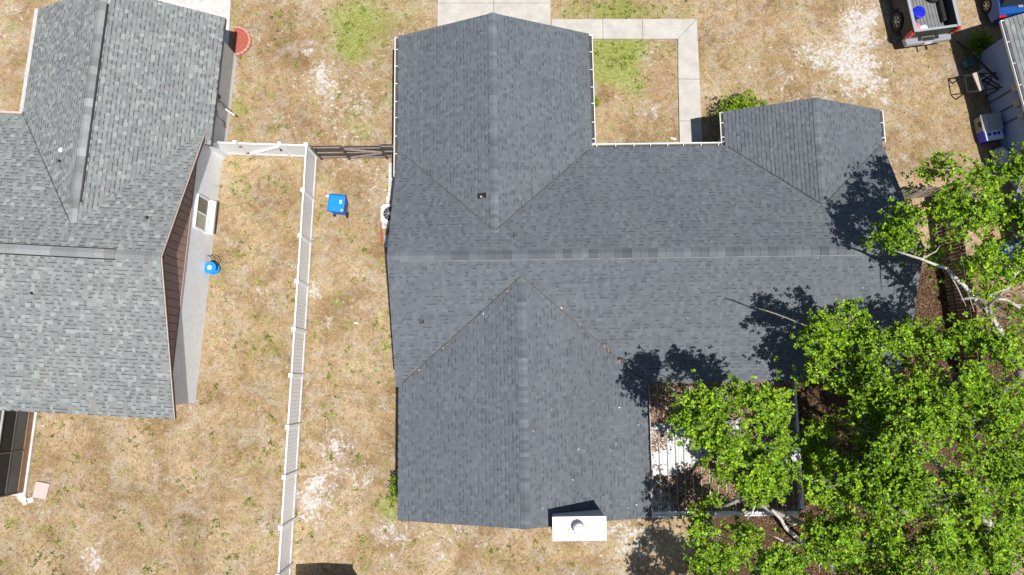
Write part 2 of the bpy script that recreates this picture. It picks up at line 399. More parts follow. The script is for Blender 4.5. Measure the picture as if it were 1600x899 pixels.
# ------------------------------------------------------------------ ground: one sheet, patch masks on its points
def blob_field(X, Y, L):
    out = np.zeros_like(X)
    for x, y, r, s in L:
        d2 = ((X - x) ** 2 + (Y - y) ** 2) / (r * r)
        out += s * np.exp(-d2 * 1.1)
    return out

def axis_coords(lo, hi, step, far):
    inner = np.arange(lo, hi + 1e-6, step)
    outer = np.array([1, 2.5, 5, 10, 20, 40, 80, far])
    return np.concatenate([(lo - outer)[::-1], inner, hi + outer])

def lump(X, Y):
    """a few rolling sine octaves, deterministic: gentle unevenness"""
    return (0.5 * np.sin(X * 0.9 + 1.3 * np.sin(Y * .5)) + 0.5 * np.sin(Y * 1.1 + 1.1 * np.sin(X * .6 + 1)) + .4 * np.sin(X * 2.3 + Y * 1.7 + 2 * np.sin(Y * .9)))

gx = axis_coords(-24.0, 24.0, 0.16, 150.0)
gy = axis_coords(-10.0, 19.0, 0.16, 150.0)
GX, GY = np.meshgrid(gx, gy, indexing='ij')
G_sand = np.clip(blob_field(GX, GY, SAND), 0, 1.4)
G_green = np.clip(blob_field(GX, GY, GREEN), 0, 1.4)
G_brown = np.clip(blob_field(GX, GY, BROWN), -1, 1.4)
G_litter = np.clip(blob_field(GX, GY, LITTER), 0, 1.2)
nx, ny = GX.shape
GZ = 0.012 * lump(GX, GY) + 0.006 * lump(GX * 3.1 + 5, GY * 2.7) - 0.02
V = np.stack([GX, GY, GZ], -1).reshape(-1, 3)
ii = np.arange(nx * ny).reshape(nx, ny)
F = np.stack([ii[:-1, :-1], ii[1:, :-1], ii[1:, 1:], ii[:-1, 1:]], -1).reshape(-1, 4)

def ground_material():
    m, nt, p, out = new_mat('dry_lawn')
    co = coords(nt)
    def noise(scale, detail=5.0, rough=0.65, dist=0.0):
        n = N(nt, 'ShaderNodeTexNoise', Scale=scale, Detail=detail, Roughness=rough, Distortion=dist)
        nt.links.new(co, n.inputs['Vector'])
        return n.outputs[0]
    def math_(op, a, b, c=None):
        n = nt.nodes.new('ShaderNodeMath'); n.operation = op
        for k, v in enumerate((a, b, c)):
            if v is None: continue
            if isinstance(v, (int, float)): n.inputs[k].default_value = v
            else: nt.links.new(v, n.inputs[k])
        return n.outputs[0]
    def mask(attr, nscale, gain, off, soft, fine=14.0, dist=0.6):
        a = N(nt, 'ShaderNodeAttribute', attribute_name=attr).outputs['Fac']
        n1 = noise(nscale, 7.0, 0.72, dist)
        n2 = noise(fine, 3.0, 0.6)
        n = math_('ADD', math_('MULTIPLY', n1, 0.7), math_('MULTIPLY', n2, 0.3))
        v = math_('ADD', math_('MULTIPLY_ADD', n, gain, -gain * 0.5 - off), a)
        r = ramp(nt, v, [(0.0, (0, 0, 0)), (soft, (1, 1, 1))])
        return r.outputs[0]
    # straw
    big = ramp(nt, noise(0.38, 6.0, 0.62, 0.6), [(0.36, (0.235, 0.158, 0.083)), (0.5, (0.325, 0.232, 0.132)), (0.64, (0.40, 0.302, 0.188))]).outputs[0]
    med = ramp(nt, noise(3.2, 6.0, 0.72, 0.8), [(0.30, (0.62, 0.58, 0.52)), (0.48, (1.0, 1.0, 1.0)), (0.68, (1.22, 1.24, 1.28))]).outputs[0]
    fin = ramp(nt, noise(11.0, 7.0, 0.85, 1.0), [(0.33, (0.42, 0.38, 0.32)), (0.45, (0.86, 0.84, 0.80)), (0.55, (1.10, 1.10, 1.11)), (0.68, (1.50, 1.53, 1.60))]).outputs[0]
    c = mixc(nt, 1.0, mixc(nt, 1.0, big, med, 'MULTIPLY'), fin, 'MULTIPLY')
    # browner, dead areas
    bm = mask('brown', 1.6, 0.8, 0.25, 0.5)
    c = mixc(nt, math_('MULTIPLY', bm, 0.6), c, mixc(nt, 1.0, (0.30, 0.185, 0.088), fin, 'MULTIPLY'))
    # light dusting of sand everywhere and full sand patches
    dust = ramp(nt, noise(1.1, 9.0, 0.8, 0.7), [(0.49, (0, 0, 0)), (0.60, (0.85, 0.85, 0.85))]).outputs[0]
    sandc = ramp(nt, noise(9.0, 6.0, 0.75), [(0.3, (0.38, 0.35, 0.325)), (0.5, (0.53, 0.51, 0.495)), (0.68, (0.66, 0.65, 0.645))]).outputs[0]
    c = mixc(nt, math_('MULTIPLY', dust, 0.5), c, mixc(nt, 1.0, sandc, (0.84, 0.80, 0.75), 'MULTIPLY'))
    sm = mask('sand', 2.1, 8.5, 0.66, 0.8, fine=9.0, dist=1.3)
    c = mixc(nt, math_('MULTIPLY', sm, 0.9), c, sandc)
    # green growth
    gm = mask('green', 3.4, 3.6, 0.40, 1.0, fine=14.0)
    grc = ramp(nt, noise(11.0, 5.0, 0.75), [(0.3, (0.10, 0.14, 0.025)), (0.48, (0.21, 0.265, 0.05)), (0.68, (0.38, 0.42, 0.13))]).outputs[0]
    c = mixc(nt, math_('MULTIPLY', gm, 0.82), c, grc)
    # scattered weeds
    wd = ramp(nt, noise(2.4, 8.0, 0.7, 0.8), [(0.53, (0, 0, 0)), (0.68, (0.9, 0.9, 0.9))]).outputs[0]
    wd2 = ramp(nt, noise(0.42, 2.0, 0.5), [(0.38, (0, 0, 0)), (0.55, (1, 1, 1))]).outputs[0]
    c = mixc(nt, math_('MULTIPLY', math_('MULTIPLY', wd, wd2), 0.75), c, grc)
    # leaf litter under the trees
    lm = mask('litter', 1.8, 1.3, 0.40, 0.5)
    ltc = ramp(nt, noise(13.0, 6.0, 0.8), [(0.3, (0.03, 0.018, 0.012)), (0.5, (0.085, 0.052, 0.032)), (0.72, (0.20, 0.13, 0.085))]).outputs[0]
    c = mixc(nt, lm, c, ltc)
    nt.links.new(c, p.inputs['Base Color'])
    p.inputs['Roughness'].default_value = 0.97
    p.inputs['Specular IOR Level'].default_value = 0.12
    b = N(nt, 'ShaderNodeBump', Strength=0.55, Distance=0.05)
    nt.links.new(noise(16.0, 6.0, 0.8, 0.8), b.inputs['Height'])
    nt.links.new(b.outputs[0], p.inputs['Normal'])
    return m

ground = fast_mesh('ground', V, F, np.ones((len(F), 3)), ground_material())
for nm, arr in (('sand', G_sand), ('green', G_green), ('brown', G_brown), ('litter', G_litter)):
    a = ground.data.attributes.new(nm, 'FLOAT', 'POINT')
    a.data.foreach_set('value', arr.astype(np.float32).ravel())
tag(ground, kind='structure')

# ------------------------------------------------------------------ drives and paths
def slab_set(name, mat, rects, z=0.05, base=None):
    root = tag(bpy.data.objects.new(name, None), kind='structure')
    COL.objects.link(root)
    for q in rects:
        if len(q) == 4:
            x0, y0, x1, y1 = q
            g = 0.008
            pr_ = [(x0 + g, y0 + g), (x1 - g, y0 + g), (x1 - g, y1 - g), (x0 + g, y1 - g)]
        else:
            pr_ = q[0]
        MB().prism(pr_, -0.10, z + random.uniform(-.003, .003)).build('slab', mat, root, bevel=0.008)
    return root

slab_set('driveway', M_conc, [(-3.25, 12.9, -0.8, 16.2), (-0.8, 12.9, 1.69, 16.2), (-3.25, 16.2, -0.8, 21), (-0.8, 16.2, 1.69, 21), (-3.25, 21, -0.8, 27), (-0.8, 21, 1.69, 27)])
slab_set('front_walk', M_conc, [(1.71, 14.54, 3.95, 15.46), (3.95, 14.54, 5.68, 15.46),
    ([(5.69, 14.545), (7.19, 14.545), (8.03, 15.455), (5.69, 15.455)],), ([(7.205, 14.545), (7.16, 12.73), (8.07, 12.71), (8.04, 15.44)],),
    ([(7.16, 12.71), (7.14, 10.85), (8.08, 10.83), (8.07, 12.69)],), ([(7.14, 10.83), (7.12, 8.3), (8.12, 8.3), (8.08, 10.81)],)])
slab_set('neighbour_driveway', M_concw, [(-19.4, 13.0, -15.8, 16.8), (-15.8, 13.0, -12.28, 16.8), (-19.4, 16.8, -15.8, 22), (-15.8, 16.8, -12.28, 22)])
side_pad = slab_set('side_pad', M_concw, [(-5.22, 7.25, -4.82, 9.0)], z=0.03)

# ------------------------------------------------------------------ shingled roofs
def clip_convex(sub, clip):
    out = sub
    n = len(clip)
    for k in range(n):
        ax, ay = clip[k]; bx, by = clip[(k + 1) % n]
        ex, ey = bx - ax, by - ay
        inp = out; out = []
        if not inp: return []
        for j in range(len(inp)):
            p, q = inp[j], inp[(j + 1) % len(inp)]
            dp = ex * (p[1] - ay) - ey * (p[0] - ax)
            dq = ex * (q[1] - ay) - ey * (q[0] - ax)
            if dp >= 0: out.append(p)
            if (dp >= 0) != (dq >= 0):
                t = dp / (dp - dq)
                out.append((p[0] + (q[0] - p[0]) * t, p[1] + (q[1] - p[1]) * t))
    return out

def shingle_plane(mb, poly, palette, dark, expo=0.145, wmin=0.12, wmax=0.30, band=0.5, bandw=0.022, tooth=0.009, vary=.06):
    P3 = [Vector(p) for p in poly]
    o = P3[0]; u = (P3[1] - P3[0]).normalized()
    n = u.cross(P3[2] - P3[1]).normalized()
    v = n.cross(u)
    uv = [((p - o).dot(u), (p - o).dot(v)) for p in P3]
    vmax = max(q[1] for q in uv); u0 = min(q[0] for q in uv); u1 = max(q[0] for q in uv)
    rows = int(vmax / expo) + 1
    blk = random.random() * 100
    for r in range(rows):
        va, vb = r * expo, (r + 1) * expo + 0.004
        x = u0 - random.random() * wmax
        up = False
        rowtone = random.uniform(0.97, 1.03)
        while x < u1:
            w = random.uniform(wmin, wmax)
            up = not up if random.random() < .8 else up
            quad = clip_convex([(x, va), (x + w, va), (x + w, vb), (x, vb)], uv)
            x += w
            if len(quad) < 3: continue
            k = random.random()
            cc = palette[int(k * len(palette))]
            tone = rowtone * random.uniform(1 - vary, 1 + vary) * (1.02 if up else 0.97)
            cc = tuple(c * tone for c in cc)
            t = (0.012 + (tooth if up else 0.0) + random.uniform(0, .003))
            def h(q): return t * (1 - 0.88 * (q[1] - va) / (vb - va))
            top = [o + u * q[0] + v * q[1] + n * h(q) for q in quad]
            mb.poly(top, cc)
            low = [o + u * q[0] + v * q[1] - n * 0.012 for q in quad]
            L = len(quad)
            for e in range(L):
                f = (e + 1) % L
                if quad[e][1] > vb - 1e-5 and quad[f][1] > vb - 1e-5: continue
                mb.poly([low[e], low[f], top[f], top[e]], tuple(c * .55 for c in cc))
            if up is False and random.random() < band and vb - va > .1:
                # printed shadow band at the head of the recessed tab's lower edge
                bq = clip_convex([(x - w + .004, va + .001), (x - .004, va + .001), (x - .004, va + bandw), (x - w + .004, va + bandw)], uv)
                if len(bq) >= 3:
                    mb.poly([o + u * q[0] + v * q[1] + n * (h(q) + .0015) for q in bq], tuple(c * dark for c in cc))
    return mb

def roof_deck(mb, poly, th=0.14):
    P3 = [Vector(p) for p in poly]
    n = (P3[1] - P3[0]).cross(P3[2] - P3[1]).normalized()
    A = [p - n * 0.008 for p in P3]
    B = [p - Vector((0, 0, th)) for p in A]
    mb.poly(A); mb.poly(list(reversed(B)))
    for k in range(len(A)):
        j = (k + 1) % len(A)
        mb.poly([B[k], B[j], A[j], A[k]])

def ridge_cap(mb, a, b, palette, half=0.13, step=0.14, drop=0.45, lift=0.02, tone=1.0):
    """overlapping cap shingles folded over a ridge from a to b; drop is the roof slope"""
    a = Vector(a); b = Vector(b); d = (b - a); L = d.length; d.normalize()
    s = d.cross(Vector((0, 0, 1))).normalized()
    k = 0.0
    while k < L - 0.02:
        e = min(k + step + .01, L)
        tn = tone * random.choice((.78, .86, .95, 1.0, 1.05, 1.16))
        c = tuple(x * tn for x in random.choice(palette))
        h0, h1 = lift + .022, lift + .006
        pts = []
        for t, hh in ((k, h0), (e, h1)):
            q = a + d * t
            pts.append((q + s * half - Vector((0, 0, half * drop - hh)), q + Vector((0, 0, hh)), q - s * half - Vector((0, 0, half * drop - hh))))
        (l0, m0, r0), (l1, m1, r1) = pts
        mb.poly([l0, l1, m1, m0][::-1], c); mb.poly([m0, m1, r1, r0][::-1], c)
        dn = Vector((0, 0, .035))
        dk = tuple(x * .6 for x in c)
        mb.poly([l0, m0, m0 - dn, l0 - dn], dk); mb.poly([m0, r0, r0 - dn, m0 - dn], dk)
        mb.poly([l0, l0 - dn, l1 - dn, l1], dk); mb.poly([r0, r1, r1 - dn, r0 - dn], dk)
        k += step
    return mb

def ridge_vent(a, b, mat, parent, half=0.17, slope=0.45, lift=0.035):
    a = Vector(a); b = Vector(b); d = (b - a).normalized(); s = d.cross(Vector((0, 0, 1))).normalized()
    mb = MB()
    prof = []
    for x, z in ((-half, -half * slope + 0.005), (half, -half * slope + 0.005), (half, -half * slope + lift), (0, lift), (-half, -half * slope + lift)):
        prof.append(a + s * x + Vector((0, 0, z)))
    mb.extrude(prof, b - a)
    return mb.build('ridge_vent', mat, parent)

def gutter(parent, a, b, out, hang=0.72, w=0.115, end=True):
    """open white gutter along a-b, hung on the outside of the eave (out = outward unit)"""
    a = Vector(a); b = Vector(b); out = Vector(out).normalized(); d = (b - a); L = d.length; d.normalize()
    root = MB()
    prof = [(0.008, 0.0), (0.008, -0.11), (w, -0.11), (w + .01, 0.0), (w + .038, 0.004), (w + .038, -.012), (w + .018, -.02), (w + .012, -.125), (0.0, -.125), (0.0, 0.0)]
    root.extrude([a + out * x + Vector((0, 0, z)) for x, z in prof], b - a)
    g = root.build('gutter', M_wmetal, parent)
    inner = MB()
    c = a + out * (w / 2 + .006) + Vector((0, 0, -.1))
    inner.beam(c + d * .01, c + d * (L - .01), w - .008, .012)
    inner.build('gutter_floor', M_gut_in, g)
    k = 0.18
    while k < L:
        q = a + d * k + out * (w / 2 + .012) + Vector((0, 0, .004))
        hb = MB().beam(q - out * (w / 2 - .01), q + out * (w / 2 + .012), .028, .010)
        hb.build('hanger', M_wmetal, g)
        k += hang * random.uniform(.9, 1.1)
    if end:
        for q in (a + d * .006, b - d * .006):
            MB().beam(q + out * .004 + Vector((0, 0, -.06)), q + out * (w + .03) + Vector((0, 0, -.06)), .01, .125).build('gutter_end', M_wmetal, g)
    return g

def pent_block(mb, x0, x1, y0, y1, zt, zr, axis):
    """wall block with gable ends; ridge along axis"""
    if axis == 'x':
        ym = (y0 + y1) / 2
        mb.extrude([(x0, y0, 0), (x0, y1, 0), (x0, y1, zt), (x0, ym, zr), (x0, y0, zt)][::-1], (x1 - x0, 0, 0))
    else:
        xm = (x0 + x1) / 2
        mb.extrude([(x0, y0, 0), (x1, y0, 0), (x1, y0, zt), (xm, y0, zr), (x0, y0, zt)][::-1], (0, y1 - y0, 0))

# ------------------------------------------------------------------ the main house
PAL_M = [(0.112, 0.126, 0.144), (0.116, 0.131, 0.15), (0.107, 0.121, 0.141), (0.122, 0.137, 0.157), (0.1, 0.113, 0.132), (0.113, 0.128, 0.146)]
house = thing('house', 'large house with blue grey shingle roof, wings at front and rear', 'house', (0, 0, 0), 0.014, 'houses in the street')
E_ = 2.4; YR = 4.25; ZR = E_ + 4.55 * .45
ZF = E_ + (8.8 - 5.12) * .45
ZW = E_ + (8.8 - 6.03) * .45
ZB = E_ + (3.54 + .3) * .45
XL, XR = -4.32, 14.52
planes = [
    [(XR, 8.8, E_), (XL, 8.8, E_), (XL, YR, ZR), (XR, YR, ZR)],
    [(XL, -.3, E_), (XR, -.3, E_), (XR, YR, ZR), (XL, YR, ZR)],
    [(XL, 13.49, E_), (XL, 8.8, E_), (-.5425, 5.12, ZF), (-.5425, 13.49, ZF)],
    [(3.235, 8.8, E_), (3.235, 13.49, E_), (-.5425, 13.49, ZF), (-.5425, 5.12, ZF)],
    [(8.42, 10.18, E_), (8.42, 8.8, E_), (11.47, 6.03, ZW), (11.47, 10.18, ZW)],
    [(XR, 8.8, E_), (XR, 10.18, E_), (11.47, 10.18, ZW), (11.47, 6.03, ZW)],
    [(-4.21, -.3, E_), (-4.21, -5.09, E_), (.385, -5.09, ZB), (.385, 3.54, ZB)],
    [(4.98, -5.09, E_), (4.98, -.3, E_), (.385, 3.54, ZB), (.385, -5.09, ZB)],
]
mb = MB()
for pl in planes: roof_deck(mb, pl)
roof = mb.build('roof', M_deck, house)
mb = MB()
for pl in planes: shingle_plane(mb, pl, PAL_M, 0.5, band=0.5, wmin=.09, wmax=.21, bandw=.03)
tag(mb.build('shingles', M_shing, roof, colors=True), kind='stuff')
mb = MB()
SL = .45
ridge_cap(mb, (XL, YR, ZR), (-3.85, YR, ZR), PAL_M, drop=SL)
ridge_cap(mb, (-3.85, YR, ZR), (14.2, YR, ZR), PAL_M, drop=SL, half=.165, lift=.05, step=.30)
ridge_cap(mb, (14.2, YR, ZR), (XR, YR, ZR), PAL_M, drop=SL)
ridge_cap(mb, (-.5425, 13.49, ZF), (-.5425, 5.05, ZF), PAL_M, drop=.43, half=.15, tone=1.12)
ridge_cap(mb, (11.47, 10.18, ZW), (11.47, 5.95, ZW), PAL_M, drop=.42, tone=1.12, half=.12)
ridge_cap(mb, (.385, -5.09, ZB), (.385, 3.62, ZB), PAL_M, drop=.38, half=.16, tone=1.12)
tag(mb.build('ridge_cap', M_shing, roof, colors=True), kind='stuff')
# open valleys: a narrow dark metal line, dusty
M_val = simple('valley_metal', (.07, .068, .066), .8, var=.4, scale=3)
for a, b in (((XL + .3, 8.55, E_ + .13), (-.56, 5.2, ZF)), ((3.235 - .1, 8.72, E_ + .06), (-.52, 5.2, ZF)),
             ((8.5, 8.74, E_ + .05), (11.42, 6.1, ZW)), ((XR - .1, 8.72, E_ + .05), (11.52, 6.1, ZW)),
             ((-4.1, -.2, E_ + .06), (.32, 3.48, ZB)), ((4.9, -.2, E_ + .06), (.45, 3.48, ZB))):
    MB().beam((a[0], a[1], a[2] + .014), (b[0], b[1], b[2] + .03), .03, .016).build('valley', M_val, roof)
M_ventM = simple('grey_vent_edge', (0.15, 0.16, 0.17), 0.7, var=.25, scale=3)
ridge_vent((-3.87, YR, ZR), (14.22, YR, ZR), M_ventM, roof, half=.20, slope=SL, lift=.035)

def roof_z(x, y):
    return E_ + (8.8 - y) * .45 if y > YR else E_ + (y + .3) * .45

def pipe_boot(parent, x, y, z, r=.05, h=.28, white=False):
    g = MB().lathe((x, y, z - .08), [(r * 2.0, 0), (r * 2.0, .07), (r * 1.25, .13), (r * 1.25, .18)], 16).build('flashing', simple('boot_grey', (.025, .025, .028), .7), parent)
    p = MB().lathe((x, y, z - .05), [(r, 0), (r, h), (r * .8, h), (r * .8, .05)], 14)
    p.build('pipe', M_wmetal if white else simple('grey_pvc', (.22, .225, .23), .6), parent)
    return g
pipe_boot(roof, -3.23, 2.05, roof_z(0, 2.05), .052, .22)
pipe_boot(roof, .18, 5.02, roof_z(0, 5.02), .045, .2)
zv = E_ + (-.98 + 4.32) * .4384
vb_ = MB()
vb_.extrude([(-1.17, 6.44, zv - .08), (-.83, 6.44, zv + .06), (-.86, 6.44, zv + .19), (-1.12, 6.44, zv + .11)][::-1], (0, .16, 0))
gv = vb_.build('bath_vent', M_black, roof, bevel=.015)
MB().box((-.985, 6.47, zv + .12), (.15, .07, .06)).build('vent_hood', simple('worn_grey_metal', (.3, .3, .3), .5), roof)

mb = MB()
pent_block(mb, XL + .32, XR - .32, .2, 8.3, 2.36, 3.98, 'x')
pent_block(mb, XL + .45, 3.235 - .45, 4.5, 13.14, 2.36, 3.62, 'y')
pent_block(mb, 8.42 + .45, XR - .45, 4.5, 9.83, 2.36, 3.22, 'y')
pent_block(mb, -4.21 + .45, 4.98 - .45, -4.74, 3.4, 2.36, 3.72, 'y')
mb.build('wall', M_stuccoM, house)
# gutters
gutter(house, (XL, 7.75, E_ - .005), (XL, 13.46, E_ - .005), (-1, 0, 0), hang=.70)
gutter(house, (3.235, 8.97, E_ - .005), (3.235, 13.46, E_ - .005), (1, 0, 0), hang=.74)
gutter(house, (3.24, 8.8, E_ - .005), (8.29, 8.8, E_ - .005), (0, 1, 0), hang=.68)
gutter(house, (8.42, 8.97, E_ - .005), (8.42, 10.16, E_ - .005), (-1, 0, 0), hang=.62)
gutter(house, (XR, 8.86, E_ - .005), (XR, 10.16, E_ - .005), (1, 0, 0), hang=.66)
MB().box((XR + .10, 8.62, 2.15), (.1, .14, .5)).build('downspout', M_wood, house, bevel=.01)
# garage door, entry door and windows in the walls that face the street and the garden
gd = thing_part = MB().box((-.55, 13.165, 1.08), (4.9, .04, 2.16)).build('garage_door', M_white, house)
for k in range(4):
    MB().box((-.55, 13.19, .28 + k * .54), (4.8, .02, .5)).build('door_panel', M_white, gd, bevel=.01)
dr = MB().box((7.6, 8.33, 1.02), (.95, .05, 2.04)).build('door', simple('dark_door', (.06, .035, .03), .4), house, bevel=.01)
MB().lathe((7.25, 8.40, 1.0), [(.03, -.03), (.035, 0), (.03, .03)], 12, axis='y').build('handle', M_wmetal, dr)
def wall_window(parent, c, w, h, ax, sgn):
    d = (w, .06, h) if ax == 'x' else (.06, w, h)
    f = MB().box(c, d).build('window', M_white, parent, bevel=.008)
    for s in (-1, 1):
        off = (s * w / 4, sgn * .02, 0) if ax == 'x' else (sgn * .02, s * w / 4, 0)
        dd = (w / 2 - .07, .04, h - .1) if ax == 'x' else (.04, w / 2 - .07, h - .1)
        MB().box(tuple(c[k] + off[k] for k in range(3)), dd).build('pane', M_glass, f)
    return f
wall_window(house, (5.2, 8.32, 1.4), 1.6, 1.2, 'x', 1)
wall_window(house, (11.5, 9.85, 1.4), 1.8, 1.2, 'x', 1)
wall_window(house, (-1.6, -4.76, 1.4), 1.5, 1.2, 'x', -1)
wall_window(house, (-3.78, -2.4, 1.4), 1.2, 1.0, 'y', -1)
wall_window(house, (14.22, 4.2, 1.4), 1.2, 1.0, 'y', 1)

# chimney: boxed chase with white metal cover, against the rear gable
chx, chy = 2.18, -5.04
ch = MB().box((chx, chy + .03, 2.15), (1.72, .70, 4.30)).build('chimney', M_stuccoM, house)
cover = MB().box((chx, chy, 4.36), (1.80, .78, .09)).build('chase_cover', simple('white_sheet_metal', (.86, .86, .85), .45, var=.03, dirt=(.5, .45, .36, .35)), ch, bevel=.006)
for sx, sy in ((-1, -1), (1, -1), (1, 1), (-1, 1)):
    MB().beam((chx, chy, 4.408), (chx + sx * .86, chy + sy * .36, 4.405), .008, .006).build('seam', simple('seam_grey', (.66, .66, .65), .5), ch)
MB().box((chx - .36, chy - .02, 4.408), (.13, .05, .008), .4).build('leaf_scrap', simple('dry_leaf', (.42, .27, .12), .8), ch)
MB().beam((chx - .9, chy + .42, 3.36), (chx + .9, chy + .42, 2.63), .12, .03).build('flashing', simple('step_flashing', (.16, .17, .18), .6), ch)
fl = MB().lathe((chx - .03, chy + .03, 4.40), [(.13, 0), (.13, .16), (.14, .16)], 24).build('flue', M_wmetal, ch, smooth=False)
MB().lathe((chx - .03, chy + .03, 4.56), [(.20, 0), (.215, .02), (.215, .09), (.18, .13), (.09, .15), (.02, .155)], 28).build('rain_cap', simple('galvanised', (.55, .54, .53), .45, metal=.5, var=.25, scale=14), ch, smooth=False)

# ------------------------------------------------------------------ neighbour's house on the left
PAL_L = [(0.208, 0.228, 0.228), (0.193, 0.213, 0.215), (0.225, 0.246, 0.244), (0.180, 0.196, 0.202), (0.205, 0.215, 0.214), (0.216, 0.238, 0.239), (0.189, 0.199, 0.207), (0.265, 0.288, 0.284)]
RZL = -0.052
lh = thing('house', "neighbour's house with mottled grey green shingle roof and white stucco side wall", 'house', (-12.53, 4.2, 0), RZL, 'houses in the street')
ZL = E_ + 5.69 * .40
ZLW = E_ + (5.65 - 1.0) * .40
UL, UR = -14.0, .35
lplanes = [
    [(UR, 5.65, E_), (UL, 5.65, E_), (UL, -.04, ZL), (UR, -.04, ZL)],
    [(UL, -5.73, E_), (UR, -5.73, E_), (UR, -.04, ZL), (UL, -.04, ZL)],
    [(-6.9, 10.05, E_), (-6.9, 5.65, E_), (-3.165, 1.0, ZLW), (-3.165, 10.05, ZLW)],
    [(.57, 5.30, E_), (.57, 10.05, E_), (-3.165, 10.05, ZLW), (-3.165, 1.0, ZLW)],
]
# the right plane of the wing lies in one plane only if its valley meets the main slope exactly
lplanes[3][0] = (.57, 5.65, E_)
lplanes.append([(.57, 4.78, E_), (.57, 5.66, E_), (.352, 5.39, E_ + .1086), (.352, 4.78, E_ + .1086)])
mb = MB()
for pl in lplanes: roof_deck(mb, pl, .16)
lroof = mb.build('roof', M_deck, lh)
mb = MB()
for pl in lplanes: shingle_plane(mb, pl, PAL_L, 0.42, expo=.15, wmin=.10, wmax=.21, band=.85, bandw=.036, tooth=.014)
tag(mb.build('shingles', M_shing, lroof, colors=True), kind='stuff')
mb = MB()
ridge_cap(mb, (UL, -.04, ZL), (-1.25, -.04, ZL), PAL_L, drop=.4, half=.165, lift=.06, step=.31, tone=1.15)
ridge_cap(mb, (-1.25, -.04, ZL), (UR, -.04, ZL), PAL_L, drop=.4, half=.15, step=.26)
ridge_cap(mb, (-3.165, 10.05, ZLW), (-3.165, 9.4, ZLW), PAL_L, drop=.48, half=.14, step=.2)
ridge_cap(mb, (-3.165, 9.4, ZLW), (-3.165, 1.85, ZLW), PAL_L, drop=.48, half=.165, lift=.065, step=.31, tone=1.15)
ridge_cap(mb, (-3.165, 1.85, ZLW), (-3.165, .85, ZLW), PAL_L, drop=.48, half=.15, step=.26)
tag(mb.build('ridge_cap', M_shing, lroof, colors=True), kind='stuff')
ridge_vent((UL, -.04, ZL), (-1.25, -.04, ZL), M_black, lroof, half=.20, slope=.4, lift=.05)
ridge_vent((-3.165, 9.4, ZLW), (-3.165, 1.85, ZLW), M_black, lroof, half=.205, slope=.48, lift=.055)
# valley strip on the left of the wing
mb = MB()
va, vb2 = Vector((-6.9, 5.65, E_ + .018)), Vector((-3.25, 1.1, ZLW + .0))
mb.beam(va, vb2, .035, .01)
mb.build('valley_flashing', simple('dark_flashing', (.075, .08, .08), .7), lroof)
# small roof fittings
pipe_boot(lroof, -4.28, 3.45, E_ + (-4.28 + 6.9) * .498, .035, .14)
MB().lathe((-4.3, 3.88, E_ + 2.6 * .498 - .02), [(.09, 0), (.09, .06), (.05, .09), (.01, .1)], 14).build('roof_vent', M_white, lroof)
pipe_boot(lroof, -.62, 1.42, E_ + (5.65 - 1.42) * .4, .04, .2)
pipe_boot(lroof, -4.33, -1.5, E_ + (5.73 - 1.5) * .4, .03, .12)

mb = MB()
pent_block(mb, UL + .4, 0, -5.25, 5.2, 2.28, 2.30, 'x')
pent_block(mb, -6.4, .12, 4.95, 9.6, 2.28, 3.72, 'y')
mb.build('wall', M_stuccoL, lh)
# gable siding boards on the east end: vertical panels, each its own board
gab = MB()
gab.extrude([(0, -5.25, 2.27), (0, 5.2, 2.27), (0, 5.2, 2.32), (0, -.04, 4.42), (0, -5.25, 2.32)][::-1], (-.06, 0, 0))
gable = gab.build('gable', simple('siding_backing', (.10, .065, .055), .8), lh)
yb = -5.22
while yb < 4.95:
    ye = min(yb + .30, 5.0)
    def gz(y): return min(4.40, 2.30 + (5.22 - abs(y + .04)) * .402)
    if gz(yb) - 2.27 > .06 or gz(ye) - 2.27 > .06:
        m_ = (yb + ye) / 2
        pts = [(0.002, yb + .012, 2.26), (0.002, ye - .012, 2.26), (0.002, ye - .012, gz(ye))]
        if yb < -.04 < ye: pts.append((0.002, -.04, gz(-.04)))
        pts.append((0.002, yb + .012, gz(yb)))
        MB().extrude(pts, (.022, 0, 0)).build('siding_board', M_siding, gable)
    yb += .30
MB().box((.02, -.04, 2.245), (.05, 10.4, .045)).build('trim_board', M_fascia, lh)
# rake boards with a thin pale drip edge
for s, y0, y1, z0, z1 in ((1, -5.73, -.04, E_, ZL), (-1, 5.3, -.04, E_ + .14, ZL)):
    MB().beam((UR + .012, y0, z0 - .085), (UR + .012, y1, z1 - .085), .024, .18, up=(0, 0, 1)).build('rake_board', simple('dark_rake', (.08, .05, .045), .6), lh)
    MB().beam((UR + .034, y0, z0 - .0), (UR + .034, y1, z1 - .0), .022, .05, up=(0, 0, 1)).build('drip_edge', simple('pink_drip', (.62, .50, .46), .5), lh)
# covered gutter on the wing's left eave
gl = MB()
gl.extrude([(-6.91, 5.75, E_ + .005), (-7.07, 5.75, E_ + .0), (-7.06, 5.75, E_ - .12), (-6.91, 5.75, E_ - .12)][::-1], (0, 4.3, 0))
gcv = gl.build('gutter', simple('dull_gutter', (.50, .49, .47), .6, var=.12, scale=5), lh)
for yy in (7.2, 8.8): MB().box((-6.99, yy, E_ + .003), (.165, .03, .02)).build('gutter_joint', simple('joint_grey', (.4, .39, .37), .6), gcv)
MB().box((-10.4, 5.70, E_ - .04), (6.9, .09, .09)).build('front_gutter', simple('pink_trim', (.62, .42, .36), .6), lh)
